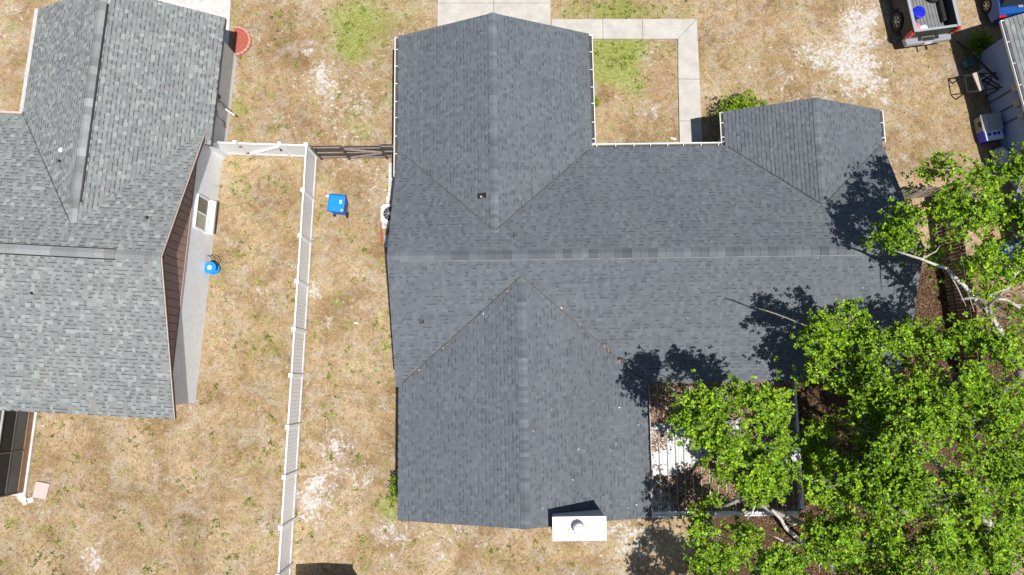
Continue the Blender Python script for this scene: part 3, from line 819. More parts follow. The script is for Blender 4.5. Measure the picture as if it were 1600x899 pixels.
# window in the stucco wall
wf = MB()
for c, d in (((.03, 2.28, 1.86), (.08, 1.34, .07)), ((.03, 2.28, .86), (.12, 1.34, .07)), ((.03, 1.64, 1.36), (.08, .07, .94)), ((.03, 2.92, 1.36), (.08, .07, .94)), ((.03, 2.28, 1.36), (.07, .05, .94))):
    wf.box(c, d)
win = wf.build('window', M_white, lh, bevel=.006)
MB().extrude([(.0, 1.58, .56), (.0, 1.58, .84), (.06, 1.58, .84), (.20, 1.58, .60), (.20, 1.58, .56)], (0, 1.40, 0)).build('sill', M_white, win, bevel=.006)
MB().box((.022, 1.97, 1.36), (.02, .60, .92)).build('pane', simple('pale_blind_glass', (.42, .43, .38), .15, var=.05), win)
MB().box((.022, 2.59, 1.36), (.02, .60, .92)).build('pane', simple('dark_blind_glass', (.16, .17, .15), .12, var=.1), win)
# service fittings on the shaded wing wall
sv = MB().box((.20, 7.05, 1.62), (.14, .30, .42)).build('meter_box', simple('box_grey', (.30, .31, .32), .5), lh, bevel=.01)
MB().lathe((.32, 7.05, 1.68), [(.09, -.05), (.09, .05), (.06, .07)], 16, axis='x').build('meter', simple('meter_glass', (.12, .13, .14), .2), sv)
MB().tube([(.18, 7.05, 1.4), (.18, 7.05, .1)], .025).build('conduit', simple('box_grey', (.3, .3, .3)), sv)
MB().box((.18, 6.45, 1.55), (.1, .22, .36)).build('breaker_box', simple('box_grey', (.3, .3, .3)), lh, bevel=.01)
MB().tube([(.16, 6.4, 1.38), (.16, 6.4, .55), (.16, 6.2, .45)], .018).build('cable', M_black, lh)
MB().tube([(.14, 6.95, .75), (.62, 6.66, .72)], .03).build('vent_pipe', M_white, lh)
MB().tube([(.02, 3.72, .25), (.12, 3.72, .24), (.16, 3.70, .18)], .02).build('water_tap', simple('brass', (.35, .28, .15), .4, metal=.6), lh)
MB().tube([(.02, .72, .45), (.12, .72, .45), (.2, .62, .40), (.24, .45, .22)], .018).build('hose_tap', M_black, lh)

# screened room behind the neighbour's house
M_pan = simple('weathered_pan', (.40, .41, .42), .45, var=.25, scale=3, dirt=(.24, .18, .13, .8))
M_screen = simple('insect_screen', (0.018, 0.019, 0.022), 0.75, var=.15, scale=2)
M_screen2 = simple('grey_vinyl_panel', (0.075, 0.085, 0.095), 0.45, var=.15, scale=2)
M_bronze = simple('brown_kick_plate', (0.26, 0.155, 0.095), 0.6, var=.15, scale=6)
sr = thing('screen_room', 'dark screened room with brown kick plate behind the grey green roofed house', 'screen room', (-12.53, 4.2, 0), RZL)
def SR(n, c, d, m, p=None): return MB().box(c, d).build(n, m, p or sr)
SR('footing', (-8.33, -7.45, .04), (4.05, 3.55, .10), M_concw)
kp = SR('kick_plate', (-6.42, -7.42, .24), (.05, 3.30, .30), M_bronze)
SR('lower_panel', (-6.44, -7.42, .72), (.03, 3.28, .62), M_screen2)
SR('upper_screen', (-6.445, -7.42, 1.40), (.025, 3.28, .70), M_screen)
SR('rear_kick_plate', (-8.3, -9.06, .24), (3.7, .05, .30), M_bronze)
SR('rear_screen', (-8.3, -9.05, 1.07), (3.7, .03, 1.36), M_screen)
for k, yy in enumerate((-5.80, -7.42, -9.05)): SR('post', (-6.43, yy, .90), (.06, .06, 1.72), simple('bronze_post', (.10, .085, .08), .5))
SR('post', (-10.1, -9.05, .90), (.06, .06, 1.72), simple('bronze_post', (.1, .085, .08)))
SR('top_rail', (-6.43, -7.42, 1.77), (.07, 3.34, .05), simple('rail_grey', (.42, .41, .40), .5))
SR('mid_rail', (-6.43, -7.42, 1.035), (.05, 3.30, .035), simple('bronze_post', (.1, .085, .08)))
SR('roof_panel', (-8.36, -7.42, 1.83), (3.8, 3.40, .06), M_screen2)
tag(MB().box((-18.72, -4.47, .03), (.55, .62, .07), RZL - .12).build('paver', simple('pink_paver', (.52, .43, .40), .9, var=.2, scale=14, bump=.3), bevel=.01),
    'pale pink square paver lying beside the screened room', 'paver')
mb = MB()
for k in range(5): mb.box((-19.30 + random.uniform(-.2, .2), -4.82 + random.uniform(-.14, .12), .02 + k * .006), (random.uniform(.18, .34), random.uniform(.15, .26), .06), random.random())
tag(mb.build('concrete_rubble', M_concw, bevel=.015), 'broken lump of pale concrete by the corner of the screened room', 'rubble')

# brick planters
M_brick = simple('pink_brick', (0.50, 0.25, 0.20), 0.9, var=.18, scale=16, bump=.3)
M_mulch = simple('red_mulch', (0.36, 0.095, 0.07), 0.95, var=.45, scale=22, bump=.8, bscale=26)
def planter(loc, r, a0, a1, n, label, rz=0.0):
    root = thing('planter', label, 'planter', loc, rz, 'brick edged planters')
    m = MB()
    pts = [(0, 0)] + [((r - .05) * math.cos(a0 + (a1 - a0) * k / 24), (r - .05) * math.sin(a0 + (a1 - a0) * k / 24)) for k in range(25)]
    m.prism(pts, -.05, .07); m.build('mulch', M_mulch, root)
    for k in range(n):
        t = a0 + (a1 - a0) * (k + .5) / n
        w = (a1 - a0) * r / n - .012
        MB().box((r * math.cos(t), r * math.sin(t), .055), (.10, w, .16 + random.uniform(-.01, .01)), t).build('brick', M_brick, root, bevel=.008)
    return root
planter((-11.97, 14.42, 0), .62, -1.75, 1.75, 12, 'half round brick edged planter of red mulch by the grey green roofed house')
planter((-20.62, 10.05, 0), .62, 0.0, 1.9, 7, 'brick edged red planter at the left edge under the grey green roof')

# ------------------------------------------------------------------ neighbour's house on the right
RZR = 0.165
rh = thing('house', 'house with blue grey wall and grey roof at the top right edge', 'house', (20.28, 12.75, 0), RZR, 'houses in the street')
rpl = [[(-.42, 4.2, E_), (-.42, -9.6, E_), (5.2, -9.6, E_ + 2.4), (5.2, 4.2, E_ + 2.4)],
       [(10.8, -9.6, E_), (10.8, 4.2, E_), (5.2, 4.2, E_ + 2.4), (5.2, -9.6, E_ + 2.4)]]
rpl[0][0] = (-.42, 1.49, E_); rpl[0][3] = (5.2, 1.49, E_ + 2.4)
rpl[1][1] = (10.8, 1.49, E_); rpl[1][2] = (5.2, 1.49, E_ + 2.4)
mb = MB()
for q in rpl: roof_deck(mb, q, .15)
rr_ = mb.build('roof', M_deck, rh)
mb = MB()
for q in rpl: shingle_plane(mb, q, PAL_L, .6, band=.6)
tag(mb.build('shingles', M_shing, rr_, colors=True), kind='stuff')
mb = MB(); ridge_cap(mb, (5.2, 1.49, E_ + 2.4), (5.2, -9.6, E_ + 2.4), PAL_L, drop=.43)
tag(mb.build('ridge_cap', M_shing, rr_, colors=True), kind='stuff')
mb = MB(); pent_block(mb, 0, 10.4, -9.3, 1.05, 2.36, 4.3, 'y'); mb.build('wall', M_stuccoR, rh)
gutter(rh, (-.42, -9.55, E_ - .005), (-.42, 1.46, E_ - .005), (-1, 0, 0), hang=.9)
for k, (yy, zz, d) in enumerate((( -1.15, 1.75, (.16, .34, .46)), (-1.75, 1.55, (.12, .26, .34)), (-2.3, 1.6, (.14, .2, .3)))):
    b_ = MB().box((-.09, yy, zz), d).build('meter_box' if k == 0 else 'service_box', simple('box_grey', (.3, .3, .3)), rh, bevel=.01)
    MB().tube([(-.05, yy + .03, zz - .15), (-.05, yy + .03, .05)], .02).build('conduit', M_black, b_)
MB().box((1.2, 1.18, .06), (2.8, .26, .16)).build('plinth', M_concw, rh)

# ------------------------------------------------------------------ white vinyl fence
fence_dir = Vector((-0.4, -17.0, 0)).normalized()
F0 = Vector((-8.275, 9.24, 0))
def vinyl_panel(parent, a, b, side, hgt=1.52, boards=12):
    """boards between two rails, from post centre a to post centre b"""
    a = Vector(a); b = Vector(b); d = (b - a).normalized(); L = (b - a).length
    s = Vector((d.y, -d.x, 0))
    rz = math.atan2(d.y, d.x)
    mid = (a + b) / 2
    MB().box((mid.x, mid.y, hgt - .06), (L - .10, .055, .14), rz).build('top_rail', M_white, parent, bevel=.006)
    MB().box((mid.x, mid.y, .13), (L - .10, .055, .17), rz).build('bottom_rail', M_white, parent, bevel=.006)
    w = (L - .12) / boards
    src = None
    for k in range(boards):
        q = a + d * (.06 + w * (k + .5))
        if src is None:
            m = MB()
            hw = w / 2 - .004
            m.extrude([(-hw, -.010, .20), (-hw + .012, -.016, .20), (hw - .012, -.016, .20), (hw, -.010, .20), (hw, .012, .20), (-hw, .012, .20)][::-1], (0, 0, hgt - .32))
            src = m.build('board', M_white, parent)
            src.location = q; src.rotation_euler = (0, 0, rz)
        else:
            share(src, q, parent, rz, 'board')
def vinyl_post(parent, p, rz, hgt=1.60, w=.115):
    o = MB().box((0, 0, hgt / 2), (w, w, hgt)).build('post', M_white, parent, bevel=.004)
    o.location = p; o.rotation_euler = (0, 0, rz)
    c = MB()
    h = w / 2 + .02
    c.box((0, 0, hgt + .012), (2 * h, 2 * h, .028))
    q = [(-h + .006, -h + .006, hgt + .026), (h - .006, -h + .006, hgt + .026), (h - .006, h - .006, hgt + .026), (-h + .006, h - .006, hgt + .026)]
    for k in range(4): c.poly([q[k], q[(k + 1) % 4], (0, 0, hgt + .06)])
    c.build('post_cap', M_white, o)
    return o
wf_ = thing('fence', 'long white vinyl fence running between the two yards', 'fence', F0, 0, 'yard fences')
rzf = math.atan2(fence_dir.y, fence_dir.x)
stops = [0, 1.86, 3.71, 5.53, 7.40, 9.18, 11.13, 12.98, 14.82, 16.55, 18.4, 20.2]
for k, t in enumerate(stops):
    vinyl_post(wf_, fence_dir * t, rzf)
    if k: vinyl_panel(wf_, fence_dir * stops[k - 1], fence_dir * t, 1)
wg = thing('fence', 'short white vinyl fence with gate beside the white stucco wall', 'fence', (-8.275, 9.24, 0), 0, 'yard fences')
gx_ = [-.07, -1.06, -2.86, -3.72]
gdir = Vector((-1, .035, 0)).normalized(); rzg = math.atan2(gdir.y, gdir.x)
for k in (1, 2, 3): vinyl_post(wg, gdir * -gx_[k], rzg)
vinyl_panel(wg, gdir * .0, gdir * 1.06, 1, boards=6)
vinyl_panel(wg, gdir * 2.86, gdir * 3.72, 1, boards=5)
gate = bpy.data.objects.new('gate', None); COL.objects.link(gate); gate.parent = wg
vinyl_panel(gate, gdir * 1.10, gdir * 2.82, 1, boards=10, hgt=1.50)
qa, qb = gdir * 1.16 + Vector((0, -.045, 1.36)), gdir * 2.76 + Vector((0, -.045, .24))
MB().beam(qa, qb, .03, .07, up=(0, 1, 0)).build('brace', M_white, gate)
MB().box(tuple(gdir * 1.2 + Vector((0, -.06, 1.0))), (.06, .05, .14)).build('latch', M_black, gate, bevel=.005)
for zz in (.4, 1.2): MB().box(tuple(gdir * 2.8 + Vector((0, -.05, zz))), (.14, .03, .06)).build('hinge', M_black, gate)

# ------------------------------------------------------------------ brown timber fence with gate
bf = thing('fence', 'dark brown timber fence with gate joining the blue grey roofed house', 'fence', (-8.12, 9.16, 0), .012, 'yard fences')
def plank_run(parent, x0, x1, mat, h=1.52, w=.14, y=.035):
    x = x0
    while x < x1 - .03:
        ww = min(w, x1 - x)
        hh = h + random.uniform(-.015, .015)
        MB().extrude([(x + .004, y, .03), (x + ww - .004, y, .03), (x + ww - .004, y, hh), (x + ww - .03, y, hh + .02), (x + .03, y, hh + .02), (x + .004, y, hh)][::-1], (0, .02, 0)).build('board', mat, parent)
        x += w
for x in (.07, 1.24, 2.84, 3.62): MB().box((x, 0, .80), (.095, .095, 1.60 if x < 3 else 1.7)).build('post', M_wood, bf, bevel=.005)
plank_run(bf, .02, 1.24, M_wood); plank_run(bf, 2.86, 3.9, M_wood, h=1.62)
for z in (.30, .85, 1.46):
    MB().box((.655, -.012, z), (1.08, .045, .09)).build('rail', M_woodrail, bf, bevel=.004)
    MB().box((3.24, -.012, z + .06), (.72, .045, .09)).build('rail', M_woodrail, bf, bevel=.004)
bg_ = bpy.data.objects.new('gate', None); COL.objects.link(bg_); bg_.parent = bf
plank_run(bg_, 1.30, 2.80, M_wood, h=1.46)
for z in (.22, .82, 1.36): MB().box((2.05, -.012, z), (1.46, .04, .08)).build('rail', M_woodrail, bg_, bevel=.004)
MB().beam((1.34, -.034, .28), (2.76, -.034, .78), .03, .07, up=(0, 1, 0)).build('brace', M_woodrail, bg_)
MB().beam((1.34, -.034, 1.32), (2.76, -.034, .88), .03, .07, up=(0, 1, 0)).build('brace', M_woodrail, bg_)

# ------------------------------------------------------------------ old wooden fences on the right
rf = thing('fence', 'old dark timber boundary fence under the trees on the right', 'fence', (17.68, 7.6, 0), 0, 'yard fences')
rd = Vector((0.072, -1, 0)).normalized(); rzr = math.atan2(rd.y, rd.x)
src = None
k = 0
while k * .145 < 9.6:
    q = rd * (k * .145 + .07)
    if src is None or k % 9 == 0:
        hh = 1.62 + random.uniform(-.05, .04)
        m = MB(); m.extrude([(-.066, -.01, .02), (.066, -.01, .02), (.066, -.01, hh - .03), (.035, -.01, hh), (-.035, -.01, hh), (-.066, -.01, hh - .03)][::-1], (0, .02, 0))
        src = m.build('board', M_woodR, rf); src.location = q; src.rotation_euler = (random.uniform(-.02, .02), 0, rzr)
    else:
        o = share(src, q + Vector((random.uniform(-.008, .008), 0, random.uniform(-.03, .01))), rf, rzr, 'board')
    k += 1
for t in (0, 2.4, 4.8, 7.2, 9.6):
    q = rd * t + Vector((-.07, 0, .82)); MB().box(q, (.09, .09, 1.64), rzr).build('post', M_woodR, rf)
for z in (.4, 1.3):
    a, b = rd * 0 + Vector((-.05, 0, z)), rd * 9.6 + Vector((-.05, 0, z)); MB().beam(a, b, .04, .09).build('rail', M_woodR, rf)
rg = thing('fence', 'bleached timber fence between the blue grey roofed house and boundary fence', 'fence', (14.25, 7.18, 0), .10, 'yard fences')
x = 0.0
while x < 3.38:
    hh = 1.6 + random.uniform(-.06, .06)
    o = MB().extrude([(-.064, 0, .02), (.064, 0, .02), (.064, 0, hh - .04), (.0, 0, hh), (-.064, 0, hh - .04)][::-1], (0, .022, 0)).build('board', M_woodRt, rg)
    o.location = (x + .07, random.uniform(-.012, .012), 0); o.rotation_euler = (random.uniform(-.05, .03), random.uniform(-.02, .02), random.uniform(-.08, .08))
    x += .14
for z in (.35, 1.25): MB().box((1.7, .05, z), (3.4, .04, .09)).build('rail', M_woodR, rg)
for x in (.05, 1.7, 3.35): MB().box((x, .11, .8), (.09, .09, 1.6)).build('post', M_woodR, rg)
mb = MB()

# ------------------------------------------------------------------ patio cover: aluminium pans
pc = thing('patio_roof', 'white aluminium pan patio roof littered with brown leaves', 'patio roof', (5.08, -.28, 0), .014)
npan, pw = 18, .302
src = None
for k in range(npan):
    if src is None:
        m = MB()
        prof = [(0, 0), (.018, 0), (.018, .045), (.002, .06), (.018, .062), (.03, .05), (.03, .004), (.12, .0), (.13, .012), (.17, .012), (.18, .0), (pw - .004, .0), (pw - .004, -.012), (0, -.012)]
        m.extrude([(x, 0, z) for x, z in prof], (0, -4.62, -.12))
        src = m.build('pan', M_pan, pc); src.location = (0, 0, 2.30)
    else:
        share(src, (k * pw, 0, 2.30), pc, 0, 'pan')
MB().extrude([(0, 0, 2.20), (0, .12, 2.20), (0, .12, 2.07), (0, 0, 2.07)], (npan * pw, 0, 0)).build('eave_beam', M_wmetal, pc).location = (0, -4.72, 0)
MB().box((2.72, -4.78, 2.155), (5.44, .04, .13)).build('front_fascia', M_white, pc)
MB().box((npan * pw + .03, -2.3, 2.27), (.05, 4.6, .13)).build('side_fascia', M_white, pc)
for x in (.15, 1.85, 3.55, 5.3): MB().box((x, -4.66, 1.04), (.075, .075, 2.06)).build('post', M_white, pc)
MB().box((2.72, -2.36, .03), (5.5, 4.75, .08)).build('patio_slab', M_conc, pc)

# ------------------------------------------------------------------ wheeled bin
M_blue = simple('blue_plastic', (0.005, 0.24, 0.72), 0.4, var=.06, scale=4)
M_blued = simple('blue_plastic_body', (0.01, 0.10, 0.42), 0.45, var=.08, scale=4)
bn = thing('wheeled_bin', 'bright blue wheeled bin standing in the dry side yard', 'bin', (-7.12, 6.98, 0), -.10)
m = MB()
prof0 = [(-.24, -.26), (.24, -.26), (.24, .26), (-.24, .26)]
prof1 = [(-.31, -.34), (.31, -.34), (.31, .36), (-.31, .36)]
A = [(x, y, .06) for x, y in prof0]; B = [(x, y, .98) for x, y in prof1]
m.poly(A[::-1]); m.poly(B)
for k in range(4): m.poly([A[k], A[(k + 1) % 4], B[(k + 1) % 4], B[k]])
m.build('body', M_blued, bn, bevel=.03)
MB().box((0, 0.01, .985), (.68, .74, .045)).build('rim', M_blued, bn, bevel=.02)
lid = MB()
def rr2(w, h, c): return [(-w + c, -h), (w - c, -h), (w, -h + c), (w, h - c), (w - c, h), (-w + c, h), (-w, h - c), (-w, -h + c)]
a_, b_ = rr2(.335, .34, .07), rr2(.27, .28, .06)
A = [(x, y, 1.01) for x, y in a_]; A2 = [(x, y, 1.045) for x, y in a_]; B = [(x, y, 1.075) for x, y in b_]
lid.poly(A[::-1]); lid.poly(B)
for k in range(8):
    j = (k + 1) % 8
    lid.poly([A[k], A[j], A2[j], A2[k]]); lid.poly([A2[k], A2[j], B[j], B[k]])
lo_ = lid.build('lid', M_blue, bn, bevel=.008)
MB().box((.185, .06, 1.078), (.075, .15, .006)).build('sticker', M_white, lo_)
MB().tube([(.34, -.28, .92), (.39, -.30, .95), (.39, -.40, .95), (.30, -.42, .95), (-.05, -.42, .95), (-.10, -.36, .95)], .022).build('handle', M_blued, bn)
for s in (-1, 1):
    w_ = MB().lathe((s * .27, -.25, .12), [(.03, -.03), (.12, -.03), (.12, .03), (.03, .03)], 18, axis='x').build('wheel', M_rubber, bn)

# ------------------------------------------------------------------ hose pot by the stucco wall
hp = thing('hose_reel', 'round blue hose reel hanging on the white stucco wall', 'hose reel', (-12.31, 4.42, .10), 0)
M_hose = simple('blue_hose', (0.005, 0.17, 0.42), .4, var=.2, scale=12)
for zz in (.05, .40):
    MB().lathe((0, 0, zz), [(.06, 0), (.245, 0), (.255, .02), (.245, .04), (.06, .04)], 26, ring=True).build('rim', M_blue, hp)
for k in range(6):
    MB().tube([((.17 + .012 * (k % 2)) * math.cos(t * .42), (.17 + .012 * (k % 2)) * math.sin(t * .42), .115 + k * .045 + t * .002) for t in range(16)], .022).build('hose_coil', M_hose, hp)
MB().lathe((0, 0, .0), [(.14, 0), (.10, .05), (.06, .44), (.09, .47), (.02, .49)], 18).build('hub', M_white, hp)
MB().tube([(.17, 0, .35), (.24, .12, .30), (.27, .30, .22), (.16, .45, .30), (.02, .50, .42)], .015).build('hose_end', M_black, hp)

# ------------------------------------------------------------------ air conditioner and its surround
ac = thing('air_conditioner', 'white outdoor air conditioner tucked under the left eave', 'air conditioner', (-4.97, 6.62, 0), .014)
M_ac = simple('ac_cream', (.66, .65, .61), .5, var=.06, dirt=(.4, .38, .34, .3))
MB().box((0, 0, .05), (.95, .95, .09)).build('pad', M_concw, ac, bevel=.01)
m = MB(); m.prism(rr2(.40, .40, .10), .10, .74); m.build('cabinet', M_ac, ac, bevel=.01)
for k in range(7):
    mm = MB(); mm.prism(rr2(.408, .408, .10), .16 + k * .08, .185 + k * .08); mm.build('louver', simple('ac_louver', (.45, .44, .42), .5), ac)
MB().lathe((0, 0, .742), [(.31, 0), (.33, .012), (.30, .016)], 28, ring=True).build('fan_ring', M_ac, ac)
MB().lathe((0, 0, .744), [(.29, 0), (.29, .004)], 28).build('fan_well', M_black, ac)
gr = MB()
for r in (.08, .14, .20, .26):
    pass
for k in range(12):
    t = k * math.pi / 6
    gr.tube([(.05 * math.cos(t), .05 * math.sin(t), .765), (.31 * math.cos(t), .31 * math.sin(t), .758)], .006, 5)
gr.build('grille', M_ac, ac)
MB().lathe((0, 0, .755), [(.06, 0), (.09, .012), (.02, .03)], 14).build('fan_hub', M_wmetal, ac)
for q, lab in (((-5.02, 7.30), 'rough pale concrete slab between the air conditioner and the brown gate'), ((-5.05, 5.62), 'rough pale concrete slab beside the red edging board under the eave')):
    m = MB(); m.box((q[0], q[1], .05), (.52, .50, .10), .05)
    for k in range(6): m.box((q[0] + random.uniform(-.2, .2), q[1] + random.uniform(-.2, .2), .10), (random.uniform(.06, .16), random.uniform(.06, .14), .05), random.random())
    tag(m.build('slab', M_concw, bevel=.02), lab, 'slab', 'slabs by the air conditioner')
tag(MB().box((-5.46, 6.12, .06), (.06, 1.35, .12), .02).build('edging_board', simple('red_board', (.36, .09, .06), .8, var=.25, scale=8)),
    'long red edging board on the ground beside the air conditioner', 'board')

# ------------------------------------------------------------------ pickup truck
def paint(name, col, metal=.35, rough=.32):
    if name in MATS: return MATS[name]
    m, nt, p, out = new_mat(name)
    n1 = N(nt, 'ShaderNodeTexNoise', Scale=3.0, Detail=6.0)
    nt.links.new(coords(nt), n1.inputs['Vector'])
    r = ramp(nt, n1.outputs[0], [(.3, tuple(c * .92 for c in col)), (.7, tuple(min(1, c * 1.08) for c in col))])
    nt.links.new(r.outputs[0], p.inputs['Base Color'])
    p.inputs['Metallic'].default_value = metal; p.inputs['Roughness'].default_value = rough
    p.inputs['Coat Weight'].default_value = .25 if metal > 0 else 0.0
    if metal == 0: p.inputs['Specular IOR Level'].default_value = .12; p.inputs['Coat Roughness'].default_value = .12
    MATS[name] = m
    return m
M_chrome = simple('bumper_chrome', (.34, .36, .39), .3, metal=.25, var=.05)
M_red = simple('tail_red', (.55, .01, .015), .2, var=.1)
M_amber = simple('lamp_clear', (.7, .55, .45), .2)
def wheel(parent, x, y, r=.40, w=.27):
    o = MB().lathe((0, 0, 0), [(r * .62, -w / 2), (r * .94, -w / 2), (r, -w / 2 + .03), (r, w / 2 - .03), (r * .94, w / 2), (r * .62, w / 2)], 30, axis='x', ring=True).build('wheel', M_rubber, parent)
    o.location = (x, y, r)
    s = -1 if x < 0 else 1
    MB().lathe((s * (w / 2 - .05), 0, 0), [(r * .60, -.02), (r * .60, .02)], 24, axis='x').build('rim_back', M_black, o)
    rim = MB().lathe((s * (w / 2 - .01), 0, 0), [(r * .60, -.02), (r * .63, 0), (r * .63, .015), (r * .57, .015), (r * .57, -.02)], 28, axis='x', ring=True)
    for k in range(6):
        t = k * math.pi / 3
        rim.beam((s * (w / 2 - .01), .04 * math.cos(t), .04 * math.sin(t)), (s * (w / 2 - .01), r * .6 * math.cos(t), r * .6 * math.sin(t)), .05, .03, up=(1, 0, 0))
    rim.lathe((s * (w / 2 - .005), 0, 0), [(.07, -.02), (.07, .02), (.03, .025)], 14, axis='x')
    rim.build('rim', simple('alloy', (.45, .45, .46), .3, metal=.7), o)
    return o
M_truck = paint('pewter_paint', (.05, .048, .044), .0, .5)
M_rail = simple('bed_rail_cap', (.30, .34, .37), .45, var=.06)
tr = thing('pickup_truck', 'pewter grey pickup truck with open bed parked at the top right', 'pickup truck', (17.62, 14.30, 0), .14)
# local: x across, y forward from the tailgate at 0
W = .98
def side_profile():
    """left/right flank outline in (y, z) with wheel arches"""
    pts = [(.02, .62), (.02, 1.34), (1.95, 1.36), (1.95, 1.36)]
    return pts
def flank(s):
    m = MB()
    out = [(.0, .55), (.42, .55)]
    for k in range(0, 13):
        t = math.pi - math.pi * k / 12
        out.append((.98 + .50 * math.cos(t), .50 + .46 * math.sin(t) * 1.0))
    out += [(1.60, .42), (1.98, .42), (1.98, 1.36), (0, 1.32)]
    x0 = s * W; x1 = s * (W - .12)
    pr_ = [(x0, y, z) for y, z in out]
    m.extrude(pr_ if s < 0 else pr_[::-1], (x1 - x0, 0, 0))
    return m.build('bed_side', M_truck, tr, bevel=.02)
for s in (-1, 1):
    sd = flank(s)
    MB().box((s * (W - .055), .99, 1.375), (.13, 2.0, .05)).build('rail_cap', M_rail, sd, bevel=.012)
    MB().box((s * (W - .01), .03, 1.08), (.15, .17, .42)).build('tail_light', M_red, tr, bevel=.025)
    MB().box((s * (W - .005), .025, .83), (.09, .13, .12)).build('reverse_light', M_amber, tr, bevel=.02)
    MB().box((s * (W - .20), .98, .78), (.26, .95, .36)).build('wheel_housing', M_black, tr, bevel=.03)
M_bed = simple('bed_liner', (.17, .175, .18), .6, var=.2, scale=4, bump=.1)
bedf = MB().box((0, .98, .70), (1.72, 1.94, .05)).build('bed_floor', M_bed, tr)
for k in range(11):
    MB().box((-.72 + k * .144, .98, .735), (.07, 1.90, .022)).build('bed_rib', M_bed, bedf)
tg = MB().box((0, .05, 1.02), (1.72, .07, .60)).build('tailgate', M_truck, tr, bevel=.015)
MB().box((0, .045, 1.335), (1.74, .10, .04)).build('tailgate_cap', M_rail, tg, bevel=.01)
MB().box((0, .008, 1.16), (.30, .02, .10)).build('tailgate_handle', M_black, tg, bevel=.006)
bp = MB()
bp.extrude([(-1.0, .06, .50), (-.95, -.24, .50), (.95, -.24, .50), (1.0, .06, .50)], (0, 0, .20))
bpo = bp.build('bumper', M_chrome, tr, bevel=.03)
MB().box((0, -.09, .705), (.5, .16, .02)).build('step_pad', M_black, bpo)
for s in (-1, 1): MB().box((s * .36, -.06, .715), (.16, .17, .03)).build('step_pad', M_black, bpo, bevel=.005)
MB().box((0, -.252, .60), (.32, .012, .16)).build('number_plate', M_white, bpo)
hb = MB().beam((0, .1, .45), (0, -.46, .45), .06, .06).build('tow_hitch', M_black, tr)
MB().lathe((0, -.42, .49), [(.02, 0), (.02, .05), (.03, .06), (.03, .09), (.012, .11)], 12).build('tow_ball', M_chrome, hb)
MB().box((0, 2.6, .45), (1.5, 5.0, .16)).build('chassis', M_black, tr)
# cab and bonnet
cab = MB()
sec = [(2.02, 1.36), (2.14, 1.84), (3.35, 1.86), (3.98, 1.36)]
cab.extrude([(-W + .02, y, z) for y, z in ([(2.02, .45), (2.02, 1.36), (3.98, 1.36), (3.98, .45)])], (2 * W - .04, 0, 0))
cab.build('cab', M_truck, tr, bevel=.03)
top = MB()
lowq = [(-W + .05, 2.04, 1.36), (W - .05, 2.04, 1.36), (W - .05, 3.96, 1.36), (-W + .05, 3.96, 1.36)]
upq = [(-.76, 2.22, 1.86), (.76, 2.22, 1.86), (.76, 3.22, 1.88), (-.76, 3.22, 1.88)]
top.poly(upq)
for k in range(4): top.poly([lowq[k], lowq[(k + 1) % 4], upq[(k + 1) % 4], upq[k]])
cr = top.build('greenhouse', M_glass, tr)
MB().box((0, 2.72, 1.885), (1.54, 1.06, .03)).build('cab_roof', M_truck, tr, bevel=.02)
bon = MB()
bon.extrude([(-W + .02, 3.99, .5), (-W + .02, 3.99, 1.22), (-W + .02, 5.25, 1.08), (-W + .02, 5.38, .95), (-W + .02, 5.38, .5)], (2 * W - .04, 0, 0))
bon.build('bonnet', M_truck, tr, bevel=.04)
MB().box((0, 5.42, .55), (1.9, .14, .22)).build('front_bumper', M_chrome, tr, bevel=.03)
for s in (-1, 1):
    MB().box((s * .78, 5.385, .92), (.34, .04, .2)).build('headlight', M_amber, tr, bevel=.02)
    MB().box((s * 1.08, 3.75, 1.32), (.16, .12, .18)).build('mirror', M_truck, tr, bevel=.03)
    wheel(tr, s * .86, .98); wheel(tr, s * .86, 4.55)
# load in the bed
def on_truck(x, y, z):
    q = Matrix.Rotation(.14, 4, 'Z') @ Vector((x, y, 0)); return (17.62 + q.x, 14.30 + q.y, z)
M_cob = simple('cobalt_plastic', (.008, .02, .50), .3, var=.1)
tub = thing('storage_tub', 'cobalt blue plastic tub in the bed of the pickup truck', 'tub', on_truck(-.42, .95, .748), .2)
m = MB(); m.lathe((0, 0, 0), [(.21, 0), (.25, .34)], 8); m.build('body', M_cob, tub, bevel=.03)
MB().lathe((0, 0, .34), [(.28, 0), (.28, .03), (.24, .06), (.02, .075)], 8).build('lid', M_cob, tub, bevel=.012)
def sack(name, label, loc, s, mat, seed, cat='bag'):
    m = bmesh.new(); bmesh.ops.create_icosphere(m, subdivisions=3, radius=1.0)
    for v in m.verts:
        n_ = mnoise.noise(v.co * 2.2 + Vector((seed, 0, 0))) * .35 + mnoise.noise(v.co * 5 + Vector((0, seed, 0))) * .16
        v.co *= 1 + n_
        v.co.x *= s[0]; v.co.y *= s[1]; v.co.z = max(v.co.z, -.75) * s[2] + .75 * s[2]
    me = bpy.data.meshes.new(name); m.to_mesh(me); m.free(); me.materials.append(mat)
    me.polygons.foreach_set('use_smooth', [True] * len(me.polygons))
    o = bpy.data.objects.new(name, me); COL.objects.link(o); o.location = loc
    return tag(o, label, cat)
sack('plastic_bag', 'crumpled pink plastic bag in the corner of the truck bed', on_truck(-.60, .32, .748), (.19, .24, .20), simple('pink_plastic', (.72, .22, .30), .4, var=.3, scale=9), 3.1)
sack('plastic_bag', 'white plastic bag beside the pink bag in the truck bed', on_truck(-.25, .30, .748), (.20, .15, .16), M_white, 8.7)
sp = MB()
spare = thing('spare_tyre', 'spare tyre lying in the shaded side of the truck bed', 'tyre', on_truck(.55, 1.78, .745), 0)
MB().lathe((0, 0, 0), [(.22, 0), (.34, 0), (.37, .04), (.37, .16), (.34, .2), (.22, .2), (.21, .1)], 28, ring=True).build('tread', M_rubber, spare)
